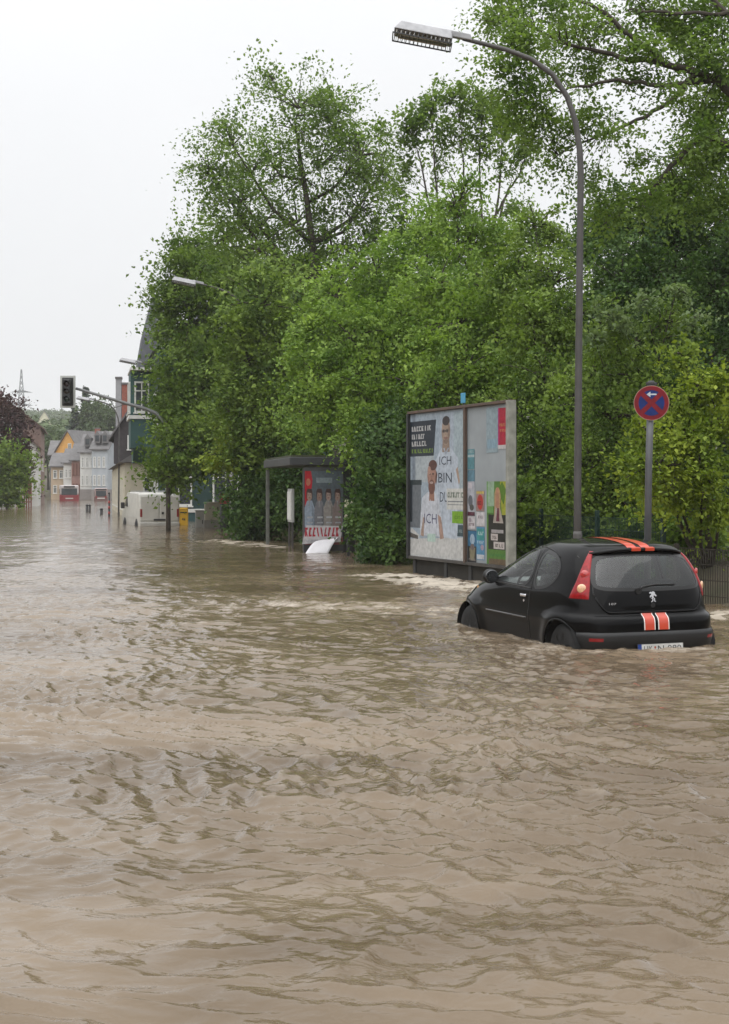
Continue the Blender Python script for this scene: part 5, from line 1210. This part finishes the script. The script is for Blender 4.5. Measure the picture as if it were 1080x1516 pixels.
def tree(name, label, cat, base, blobs, lm, leaf=.13, clumps=26, per=34, r0=.22, crad=.42, trunk=None, group=None, limbs=True, shell=.45, flat=.62, up=.0, thick=.5, bk=None, extra_limbs=(), twig=True):
    """blobs: (px, row, rx_px, ry_px, Y[, weight]) – lobes of the crown, each with its own depth"""
    bx, by = base; bz = gz(bx, by) - .15
    t = thing(name, label, cat, (bx, by, bz), 0, group)
    B0 = Vector((bx, by, bz)); bl = []
    for q in blobs:
        px, row, rx, ry, Y = q[:5]; c = at(px, row, Y) - B0; bl.append((c, rx / FPX * Y, ry / FPX * Y, q[5] if len(q) > 5 else 1.0))
    top = max(c.z + rz for c, rx, rz, w in bl)
    if trunk is None:
        hi = max(bl, key=lambda q: q[0].z); trunk = [(0, 0, 0)]
        for k in (.25, .5, .75, 1.0): trunk.append((hi[0].x * k ** 1.4 + random.uniform(-.12, .12), hi[0].y * k ** 1.4, hi[0].z * k))
    else: trunk = [tuple(Vector(p) - B0) for p in trunk]
    tp = [Vector(p) for p in trunk]; n_ = len(tp)
    wood = MB().tube(tp, [r0 * (1 - .85 * k / (n_ - 1)) for k in range(n_)], 9)
    skel = [(p, r0 * (1 - .85 * k / (n_ - 1))) for k, p in enumerate(tp)]
    for k in range(n_ - 1):
        for f in (.33, .66): skel.append((tp[k].lerp(tp[k + 1], f), r0 * (1 - .85 * (k + f) / (n_ - 1))))
    PS, OS = [], []
    extra_limbs = [smooth_limb(p_, r_) for p_, r_ in extra_limbs]; el = [[Vector(p) - B0 for p in p_] for p_, r_ in extra_limbs]
    for c, rx, rz, w in bl:
        lb = []
        if limbs:
            cand = [(p, r) for p, r in skel if p.z < c.z + .2 * rz] or skel
            p0, rr = min(cand, key=lambda q: (q[0] - c).length + 1.2 * abs(q[0].z - (c.z - .95 * (c - q[0]).to_2d().length)))
            mid = p0.lerp(c, .5) + Vector((random.uniform(-.2, .2) * rx, random.uniform(-.2, .2) * rx, -.12 * (c - p0).length))
            pts = [p0, p0.lerp(mid, .55), mid, mid.lerp(c, .55), c]; r1 = min(rr * .7, .03 + .025 * (c - p0).length)
            if (c - p0).length > .4: wood.tube(pts, [r1, r1 * .85, r1 * .65, r1 * .45, r1 * .25], 6)
            lb = pts[1:]
        m_ = max(4, int(CM * clumps * w * (rx * rz) ** .75))
        d = sph(m_); u = rng.uniform(0, 1, m_) ** (1 / 3.0); u = shell + (1 - shell) * u; stray = rng.uniform(0, 1, m_) < .16; u = np.where(stray, rng.uniform(1.0, 1.38, m_), u)
        lump = 1 + .42 * pnoise(d[:, 0] * 2.3 + c.x * 3.1, d[:, 2] * 2.3 + d[:, 1] * 1.9 + c.z * 2.7)
        cp = np.array(c) + d * (u * lump)[:, None] * np.array([rx, (rx + rz) * .45, rz])
        lbs = el if el else [lb] if lb else []
        if twig and lbs:
            for q in cp[:: max(1, m_ // (7 if el else 14))]:
                q = Vector(q); ln = min(lbs, key=lambda L_: min((z_ - q).length for z_ in L_)); ki = min(range(len(ln)), key=lambda z_: (ln[z_] - q).length); far = (ln[ki] - q).length
                if el and far > 1.5: continue
                s0 = ln[max(0, ki - 2)] if el else ln[ki]; tw_ = .35 if el else 1.0; wood.tube([s0, s0.lerp(q, .5) + Vector((0, 0, .08 * rx)), q], [(.018 + .012 * rx) * tw_, (.012 + .006 * rx) * tw_, .004], 4, False)
        # leafy sprays: each clump is a tilted, slightly domed fan of leaves
        k = int(per * PM)
        t1 = d * np.array([1, 1, .55]) + np.array([0, 0, -.12]) + rng.normal(size=(m_, 3)) * .45; t1 /= np.linalg.norm(t1, axis=1, keepdims=True)
        ns = d * np.array([.45, .45, .3]) + np.array([0, 0, .75]) + rng.normal(size=(m_, 3)) * .38; ns -= t1 * (ns * t1).sum(1, keepdims=True)
        ns /= np.linalg.norm(ns, axis=1, keepdims=True) + 1e-9; t2 = np.cross(ns, t1)
        cr = crad * rng.uniform(.55, 1.5, m_); g = np.clip(rng.normal(size=(m_, k, 3)), -1.8, 1.8) * cr[:, None, None]
        rr2 = (g[:, :, 0] ** 2 + g[:, :, 1] ** 2) / (cr[:, None] + 1e-6)
        pp = cp[:, None, :] + t1[:, None, :] * g[:, :, :1] * 1.0 + t2[:, None, :] * g[:, :, 1:2] * .55 + ns[:, None, :] * (g[:, :, 2:] * .5 * thick - .22 * rr2[:, :, None])
        PS.append(pp.reshape(-1, 3)); OS.append(np.repeat(ns, k, 0))
    for pts, rs in extra_limbs:
        wood.tube([Vector(p) - B0 for p in pts], rs, 7)
    P = np.concatenate(PS); O = np.concatenate(OS)
    ok = P[:, 2] + bz > -.02
    P, O = P[ok], O[ok]
    wood.build('trunk', bk or bark, t, True)
    link('crown', leaf_mesh('crown', P, leaf, O, up), lm, t)
    return t
L_mid = leaf_mat('leaf_mid', (0.071, 0.124, 0.026), (0.226, 0.316, 0.064))
L_bright = leaf_mat('leaf_bright', (0.096, 0.175, 0.031), (0.276, 0.395, 0.076))
L_lime = leaf_mat('leaf_lime', (0.122, 0.185, 0.024), (0.323, 0.390, 0.050))
L_dark = leaf_mat('leaf_dark', (0.026, 0.061, 0.018), (0.108, 0.180, 0.048))
L_airy = leaf_mat('leaf_airy', (0.079, 0.135, 0.031), (0.213, 0.300, 0.083), .5)
L_olive = leaf_mat('leaf_olive', (0.066, 0.120, 0.021), (0.184, 0.269, 0.052))
L_pale = leaf_mat('leaf_pale', (0.099, 0.152, 0.057), (0.265, 0.344, 0.164))
L_copper = leaf_mat('leaf_copper', (.040, .018, .020), (.085, .042, .042), .2)
L_far = leaf_mat('leaf_far', (0.055, 0.088, 0.035), (0.110, 0.154, 0.060), .2, .12)
L_con = leaf_mat('leaf_conifer', (.020, .040, .028), (.045, .070, .045), .1, .3)
wood_g = 'trees of the wood beside the road'
X_ = lambda px, Y: (px - 540) / FPX * Y
# tall airy tree
tree('tall_tree', 'tallest airy broadleaf tree rising over the shelter against the sky', 'tree', (X_(468, 54), 54), [(442, 160, 55, 48, 53), (405, 118, 22, 22, 53), (345, 215, 52, 52, 52), (310, 250, 32, 40, 52), (400, 235, 55, 52, 55), (500, 165, 45, 45, 54), (535, 230, 48, 48, 53), (470, 250, 62, 58, 54), (360, 300, 65, 45, 52), (440, 330, 70, 42, 55), (535, 310, 45, 36, 54), (565, 255, 32, 40, 55), (505, 365, 42, 32, 54), (450, 400, 45, 40, 55), (390, 370, 55, 42, 53, .8), (335, 350, 42, 36, 56, .7), (500, 405, 42, 32, 54, .8), (560, 350, 36, 36, 54, .7)], L_airy, .13, 7.2, 30, .34, .55, trunk=[(X_(468, 54), 54, .0), (X_(466, 54), 54, 4), tuple(at(470, 470, 54)), tuple(at(466, 390, 54)), tuple(at(455, 300, 54)), tuple(at(440, 200, 54))], group=wood_g, shell=.3)
# street tree before the teal house
tree('street_tree', 'broad dark street tree hiding the teal house, its trunk in the flood', 'tree', (X_(249.5, 56.5), 56.5), [(279, 400, 38, 48, 60), (304, 390, 42, 45, 61), (349, 400, 40, 50, 62), (264, 470, 34, 50, 60), (304, 470, 55, 55, 59.5), (364, 480, 45, 55, 61), (269, 560, 44, 55, 58.5), (304, 560, 50, 55, 58), (354, 560, 40, 50, 59), (252, 620, 26, 40, 59), (286, 640, 44, 45, 57.6), (324, 640, 45, 45, 57.8), (259, 688, 38, 24, 57.8), (276, 665, 30, 34, 56.4), (250, 690, 26, 18, 56.4), (264, 430, 26, 30, 60)], L_olive, .17, 12, 30, .105, .5, trunk=[(X_(249.5, 56.5), 56.5, -.6), (X_(249.5, 56.5), 56.5, 2.0), tuple(at(262, 600, 58.4)), tuple(at(280, 480, 59)), tuple(at(300, 400, 60))], group=wood_g)
# trees behind the shelter
tree('olive_tree', 'olive green tree filling the gap between street tree and maple', 'tree', (X_(405, 50), 50), [(390, 450, 55, 55, 47.5), (420, 520, 55, 60, 48), (370, 540, 45, 60, 47.5), (400, 610, 60, 55, 47.5), (345, 610, 30, 45, 48), (440, 600, 45, 50, 47.5), (410, 400, 40, 36, 50), (385, 665, 40, 30, 47.5)], L_mid, .15, 12, 30, .2, .45, group=wood_g)
tree('lime_sapling', 'yellow-green sapling leaning out before the post beside the shelter', 'tree', (X_(362, 50), 50), [(350, 610, 26, 20, 48.5), (372, 640, 30, 26, 49), (345, 668, 30, 16, 48), (330, 685, 20, 10, 48)], L_lime, .14, 14, 24, .07, .34, group=wood_g, shell=.2)
tree('maple', 'bright green maple spreading above the bus shelter', 'tree', (X_(585, 40), 40), [(500, 440, 50, 42, 40), (560, 410, 52, 48, 41), (620, 400, 55, 50, 41), (520, 500, 62, 50, 38.5), (590, 490, 62, 52, 38.5), (650, 480, 55, 55, 38), (470, 560, 48, 50, 39), (540, 570, 65, 52, 38), (610, 570, 60, 50, 37), (480, 625, 55, 36, 43), (560, 640, 60, 40, 37), (460, 500, 34, 34, 40), (640, 340, 36, 40, 41)], L_bright, .115, 16, 32, .2, .38, group=wood_g)
tree('tall_maple', 'dense maple standing behind the advertising hoarding', 'tree', (X_(690, 36), 36), [(680, 300, 30, 38, 36), (690, 360, 48, 48, 36), (650, 420, 42, 46, 35), (720, 430, 55, 52, 35), (680, 480, 60, 48, 34), (740, 500, 55, 50, 34), (690, 550, 62, 40, 33), (640, 570, 40, 30, 33), (760, 560, 50, 40, 33), (745, 370, 40, 45, 37)], L_bright, .10, 18, 34, .16, .34, group=wood_g)
# bare-stemmed tree with sky between its rods
st = []
bx, by = X_(700, 50), 50.0
for k, (a, b_, c_, d_) in enumerate(((640, 320, 610, 190), (655, 330, 640, 160), (690, 330, 680, 150), (715, 330, 715, 160), (735, 320, 745, 180), (745, 300, 780, 220), (700, 340, 655, 240), (730, 330, 760, 260))):
    st.append(([at(705, 470, 50), at((a + 705) / 2, 400, 50), at(a, b_, 50), at((a + c_) / 2 + random.uniform(-6, 6), (b_ + d_) / 2, 50), at(c_, d_, 50)], [.09, .065, .045, .03, .006]))
tree('rod_stemmed_tree', 'tall thin-stemmed tree with sparse crown and sky between its bare rods', 'tree', (bx, by), [(612, 175, 26, 24, 50, .9), (640, 150, 24, 20, 50, .9), (680, 145, 26, 22, 50, .9), (715, 155, 26, 26, 50, .9), (748, 180, 22, 26, 50, .8), (660, 200, 34, 24, 51, .6), (705, 210, 34, 24, 50, .6), (600, 235, 20, 30, 50, .6), (780, 225, 20, 26, 50, .7), (590, 300, 18, 30, 50, .5), (640, 260, 24, 20, 50, .3), (740, 250, 30, 20, 50, .35), (600, 340, 34, 24, 51, .8), (720, 460, 60, 50, 50, .9), (770, 320, 26, 30, 51, .6), (560, 200, 14, 16, 50, .7)], L_airy, .15, 13, 22, .2, .42, trunk=[(bx, by, .3), tuple(at(702, 560, 50)), tuple(at(705, 470, 50)), tuple(at(710, 380, 50))], group=wood_g, limbs=False, shell=.1, extra_limbs=st)
# mid-distance trees behind lamp and hoarding
tree('ash_tree', 'mid green tree right behind the tall lamp pole', 'tree', (X_(815, 31), 31), [(800, 330, 30, 36, 33), (770, 410, 46, 46, 33), (820, 420, 42, 50, 32), (790, 480, 52, 50, 31), (850, 480, 44, 50, 31), (810, 560, 56, 48, 30), (770, 610, 44, 40, 30), (850, 600, 50, 50, 29.5), (810, 660, 55, 45, 29), (860, 690, 45, 45, 29), (800, 730, 45, 40, 29), (850, 760, 40, 30, 28.5)], L_mid, .092, 19, 34, .16, .32, group=wood_g)
tree('dark_beech', 'dark dense tree filling the sky behind the sign', 'tree', (X_(985, 36), 36), [(900, 330, 46, 46, 36), (860, 360, 36, 40, 37), (950, 340, 55, 55, 35), (1010, 300, 50, 60, 35), (1060, 330, 55, 70, 35), (920, 420, 60, 55, 34), (990, 420, 65, 60, 34), (1060, 440, 60, 65, 34), (900, 490, 50, 45, 33), (970, 500, 60, 50, 33), (1050, 540, 60, 60, 33), (1100, 400, 50, 80, 34), (1000, 590, 60, 45, 32), (1080, 640, 50, 60, 32), (930, 570, 50, 45, 32)], L_dark, .10, 18, 36, .3, .36, group=wood_g)
tree('elder_bush', 'elder with pale flower-like young leaves beside the sign post', 'tree', (X_(925, 27), 27), [(925, 500, 44, 38, 27), (880, 560, 38, 44, 27), (950, 560, 50, 40, 26.5), (905, 620, 48, 44, 26), (880, 690, 44, 44, 26), (940, 680, 46, 44, 26), (910, 740, 50, 34, 26), (985, 480, 30, 30, 27.5)], L_mid, .080, 23, 34, .09, .27, group=wood_g)
tree('pale_sprays', 'loose bush of whitish-green leaf sprays above the elder', 'tree', (X_(930, 28.5), 28.5), [(900, 470, 20, 12, 26.3, .8), (955, 445, 16, 12, 26.3, .8), (925, 480, 18, 10, 26.2, .8), (1010, 430, 14, 12, 27, .8), (880, 500, 14, 12, 26.2, .7), (1030, 470, 16, 12, 26.3, .6)], L_pale, .09, 34, 22, .05, .2, group=wood_g, shell=.1)
tree('lime_maple', 'young yellow-green maple leaning over the bank behind the sign', 'tree', (X_(1050, 23.5), 23.5), [(1018, 525, 22, 14, 22.2), (1035, 575, 42, 26, 22), (1000, 600, 30, 22, 22), (1065, 630, 36, 34, 22), (1015, 650, 44, 28, 21.7), (975, 690, 46, 30, 21.6), (1040, 700, 46, 30, 21.6), (1075, 560, 22, 30, 22), (960, 640, 26, 20, 21.8), (1000, 735, 44, 22, 22), (1070, 745, 34, 30, 22)], L_lime, .078, 27, 34, .07, .24, group=wood_g, shell=.3, thick=.35)
# overhanging limbs of a big tree whose trunk stands outside the frame
Yb = 24.0
br = [([at(1200, 260, Yb + 1), at(1130, 190, Yb), at(1060, 118, Yb), at(985, 95, Yb), at(905, 82, Yb), at(830, 60, Yb), at(775, 30, Yb)], [.13, .10, .075, .055, .04, .025, .008]),
      ([at(1060, 118, Yb), at(980, 125, Yb), at(900, 120, Yb), at(830, 135, Yb), at(770, 130, Yb)], [.05, .04, .03, .02, .006]),
      ([at(1190, 340, Yb + .8), at(1110, 235, Yb), at(1045, 205, Yb), at(995, 245, Yb), at(950, 300, Yb), at(890, 335, Yb)], [.09, .075, .06, .045, .03, .008]),
      ([at(985, 95, Yb), at(920, 40, Yb), at(860, 0, Yb), at(800, -30, Yb)], [.05, .04, .03, .015]),
      ([at(1130, 190, Yb), at(1100, 60, Yb), at(1040, -20, Yb), at(980, -60, Yb)], [.07, .055, .04, .02]),
      ([at(1030, 108, Yb), at(990, 150, Yb), at(930, 185, Yb), at(860, 212, Yb), at(810, 240, Yb)], [.05, .04, .028, .018, .006]),
      ([at(1080, 20, Yb), at(1000, 20, Yb), at(930, 15, Yb)], [.04, .03, .015])]
ob = []
for (cx, cy, rx, ry, w) in ((735, 20, 30, 22, 1), (770, 55, 42, 26, 1), (745, 110, 30, 26, .9), (790, 140, 44, 30, .9), (830, 60, 40, 30, .8), (840, 10, 45, 20, .9), (900, 30, 40, 22, .8), (880, 100, 44, 24, .8), (860, 170, 40, 26, .8), (800, 195, 40, 26, .8), (760, 170, 30, 22, .8), (930, 120, 40, 20, .6), (960, 60, 40, 24, .7), (1020, 40, 44, 26, .9), (1060, 85, 34, 24, .9), (1000, 140, 40, 18, .5), (900, 190, 34, 18, .4), (1050, 10, 44, 20, 1), (1060, 170, 40, 26, .9), (960, -15, 50, 16, 1), (1030, 240, 48, 30, 1), (960, 290, 40, 24, .8), (900, 300, 34, 26, .8), (1070, 280, 34, 40, 1), (830, 240, 26, 18, .6), (870, 260, 30, 20, .5), (760, -10, 34, 16, 1), (820, 110, 30, 18, .6), (950, 240, 26, 14, .3), (1060, 60, 40, 34, 1), (1075, 130, 30, 30, 1), (1040, 205, 40, 24, .9), (1000, 285, 44, 26, 1), (1075, 215, 26, 34, 1), (1030, 95, 34, 20, .7), (985, 30, 40, 24, .8)):
    ob.append((cx, cy, rx, ry, Yb + random.uniform(-1.2, 1.2), w))
tree('overhanging_tree', 'big tree reaching long dark limbs over the lamp from the bank', 'tree', (X_(1210, 25.2), 25.2), ob, L_airy, .075, 26, 30, .34, .26, trunk=[(X_(1210, 25.2), 25.2, .4), tuple(at(1206, 500, 25)), tuple(at(1200, 260, 25)), tuple(at(1180, 60, 25)), tuple(at(1150, -120, 25))], group=wood_g, limbs=False, shell=.15, thick=.7, extra_limbs=br)
# ivy-clad bush between shelter and hoarding
tree('ivy_bush', 'ivy-clad dark bush standing in the water between shelter and hoarding', 'bush', (X_(556, 33.5), 33.5), [(566, 700, 28, 36, 33.5), (568, 760, 28, 40, 33), (580, 800, 24, 30, 32), (556, 806, 18, 26, 33), (592, 740, 20, 44, 32.5), (572, 640, 34, 30, 34), (600, 660, 22, 40, 33), (540, 740, 18, 36, 34)], L_dark, .11, 34, 32, .2, .26, group=wood_g)
tree('hedge_bush', 'dark hedge bush behind the pale post and the shelter', 'bush', (X_(395, 47), 47), [(365, 740, 30, 40, 47.5), (400, 740, 32, 36, 47), (435, 740, 30, 40, 46), (375, 775, 30, 20, 47), (440, 700, 36, 24, 46), (470, 745, 28, 40, 45), (395, 700, 34, 24, 48)], L_dark, .13, 22, 30, .1, .35, group=wood_g)
tree('bank_bush', 'shaggy green bush on the bank behind the wire fence', 'bush', (X_(770, 27.5), 27.5), [(780, 790, 40, 34, 27.5), (830, 790, 40, 30, 27), (880, 770, 38, 30, 26), (770, 740, 28, 36, 28)], L_mid, .10, 28, 28, .07, .26, group=wood_g)
tree('bank_shrub', 'leafy shrub spilling over the fence corner by the bank', 'bush', (X_(1010, 24), 24), [(960, 775, 40, 26, 24.5), (1010, 790, 34, 26, 23.6), (1050, 790, 40, 24, 24), (930, 800, 30, 20, 24.5)], L_mid, .09, 28, 28, .06, .24, group=wood_g)
# deeper rows closing the wood
for k, (px, Y, row, rx, ry, lm, lab) in enumerate(((440, 62, 520, 90, 150, L_dark, 'dark tree deep behind the olive tree'), (560, 58, 540, 95, 120, L_dark, 'dark tree deep behind the maple over the shelter'), (660, 54, 560, 95, 130, L_dark, 'shaded tree deep behind the hoarding'), (770, 48, 540, 95, 150, L_dark, 'shaded tree deep behind the lamp pole'), (890, 46, 560, 100, 160, L_dark, 'shaded tree deep behind the elder'), (1010, 44, 520, 100, 190, L_dark, 'shaded tree deep behind the lime maple'), (1120, 42, 480, 90, 220, L_dark, 'shaded tree deep behind the overhanging limbs'))):
    bb = []
    for j in range(13):
        a = random.uniform(0, 2 * math.pi); q = math.sqrt(random.uniform(.05, 1)); bb.append((px + rx * .8 * q * math.cos(a), row + ry * .85 * q * math.sin(a), rx * .42, rx * .40, Y + random.uniform(-1.5, 1.5)))
    bb += [(px - rx * .5, 740, rx * .5, 40, Y), (px + rx * .3, 750, rx * .5, 40, Y), (px, 690, rx * .6, 45, Y)]
    tree('wood_tree', lab, 'tree', (X_(px, Y), Y), bb, lm, .2, 6.5, 26, .22, .62, group=wood_g, twig=False)
# ground cover on the bank
n_ = 26000
gy = rng.uniform(20, 62, n_); l0 = np.interp(gy, [0, 30, 40, 60, 90], [8.0, 8.0, 7.6, 7.2, 6.6]); gl = l0 + 1.3 + rng.exponential(3.0, n_); gx = gl - .2 * gy
keep = ~((gy < 23.5) & (gl < 10.6)); gx, gy = gx[keep], gy[keep]; hgt = rng.uniform(0, 1, len(gx)) ** 1.5 * (.35 + .9 * ss(-.2, .5, pnoise(gx * .6, gy * .6)))
P = np.stack([gx, gy, ground_z(gx, gy) + .03 + hgt], 1)
tag(link('undergrowth', leaf_mesh('undergrowth', P, .13), L_dark), 'low leafy undergrowth covering the bank under the trees', 'undergrowth', kind='stuff')
# left bank
tree('copper_tree', 'dark copper-leaved tree in front of the brown-roofed house', 'tree', (X_(18, 124), 124), [(15, 640, 30, 30, 124), (-10, 620, 40, 40, 124), (26, 668, 16, 24, 124), (5, 680, 34, 30, 124), (34, 695, 8, 18, 124)], L_copper, .30, 4.5, 26, .25, .6)
tree('green_bush', 'round green bush at the flooded kerb before the copper tree', 'bush', (X_(10, 116), 116), [(8, 690, 26, 30, 116), (-8, 700, 30, 34, 116), (18, 715, 18, 22, 116), (0, 730, 34, 14, 116), (24, 690, 12, 16, 116)], L_mid, .30, 5, 28, .15, .75)
tree('garden_shrub', 'small shrub between the green bush and the garden gate', 'bush', (X_(42, 140), 140), [(40, 735, 8, 10, 140), (34, 728, 8, 10, 140)], L_copper, .25, 8, 22, .06, .5)
# trees beyond the end row
def conifer(label, px, Y, row0, row1, w):
    b = at(px, row0, Y); z0 = gz(b.x, Y) - .3; Hc = at(px, row1, Y).z - z0; hw = w / FPX * Y
    t = thing('spruce', label, 'tree', (b.x, Y, z0)); MB().tube([(0, 0, 0), (0, 0, Hc)], [.3, .04], 7).build('trunk', bark, t, True)
    P = []
    for k in range(26):
        f = (k + .5) / 26; z = Hc * (.12 + .88 * f); r = hw * (1 - f) ** .85 * random.uniform(.75, 1.15) + .15
        for j in range(int(5 + 8 * (1 - f))):
            a = random.uniform(0, 6.28); q = np.linspace(.1, 1, 12)[:, None]
            P.append(np.concatenate([np.cos(a) * r * q, np.sin(a) * r * q, z - .28 * r * q], 1) + rng.normal(size=(12, 3)) * .22)
    link('crown', leaf_mesh('crown', np.concatenate(P), .75, None, .3), L_con, t)
conifer('dark spruce rising above the end row of houses', 112, 262, 690, 602, 22)
conifer('slender spruce with bare tip beside the dark one', 127, 270, 690, 574, 14)
far_g = 'green trees on the slope behind the end row'
for k, (px, row, r, Y, lab) in enumerate(((142, 612, 20, 262, 'round green tree on the slope, next to the slender spruce'), (160, 628, 18, 258, 'green tree on the slope above the pale blue house'), (132, 650, 18, 250, 'low green tree on the slope above the tall white-fronted house'), (72, 655, 14, 255, 'green tree on the slope below the white gabled house'), (60, 668, 12, 240, 'small green tree beside the dark slate-walled house'), (92, 650, 14, 270, 'green tree on the slope above the orange gable'))):
    tree('slope_tree', lab, 'tree', (X_(px, Y), Y), [(px + r * random.uniform(-.5, .5), row + r * random.uniform(-.5, .6), r * .6, r * .6, Y) for _ in range(6)] + [(px, row + r * .9, r * .7, r * .6, Y)], L_far, .55, 2.0, 26, .25, 1.4, group=far_g, twig=False)
# the wooded hill
P = []; O = []
for _ in range(1500):
    Y = rng.uniform(330, 1150); x = X_(rng.uniform(-120, 330), Y); z = gz(x, Y); r = rng.uniform(3.0, 5.2)
    d = sph(64); d[:, 2] = np.abs(d[:, 2]) * 1.0; P.append(np.array([x, Y, z + 3.2]) + d * np.array([r, r, r * 1.25]) * rng.uniform(.75, 1.05, (64, 1))); O.append(d)
tag(link('hillside_forest', leaf_mesh('hillside_forest', np.concatenate(P), 1.6, np.concatenate(O), .4), L_far), 'hazy forest covering the far hillside', 'forest', kind='stuff')
print('leaves', NLEAF[0])

# ------------------------------------------------------------------ rainy air
hz_ = MB().span((-1320, -70, -3), (1320, 1620, 92)).build('haze', None)
hm = bpy.data.materials.new('haze'); hm.use_nodes = True; hn = hm.node_tree.nodes; hn.clear()
ho = hn.new('ShaderNodeOutputMaterial'); pv = hn.new('ShaderNodeVolumePrincipled')
pv.inputs['Color'].default_value = (.99, .995, 1, 1); pv.inputs['Density'].default_value = .0003; pv.inputs['Anisotropy'].default_value = .0
hm.node_tree.links.new(pv.outputs[0], ho.inputs['Volume'])
hz_.data.materials.append(hm); tag(hz_, 'pale rainy haze filling the valley', 'haze', kind='stuff')
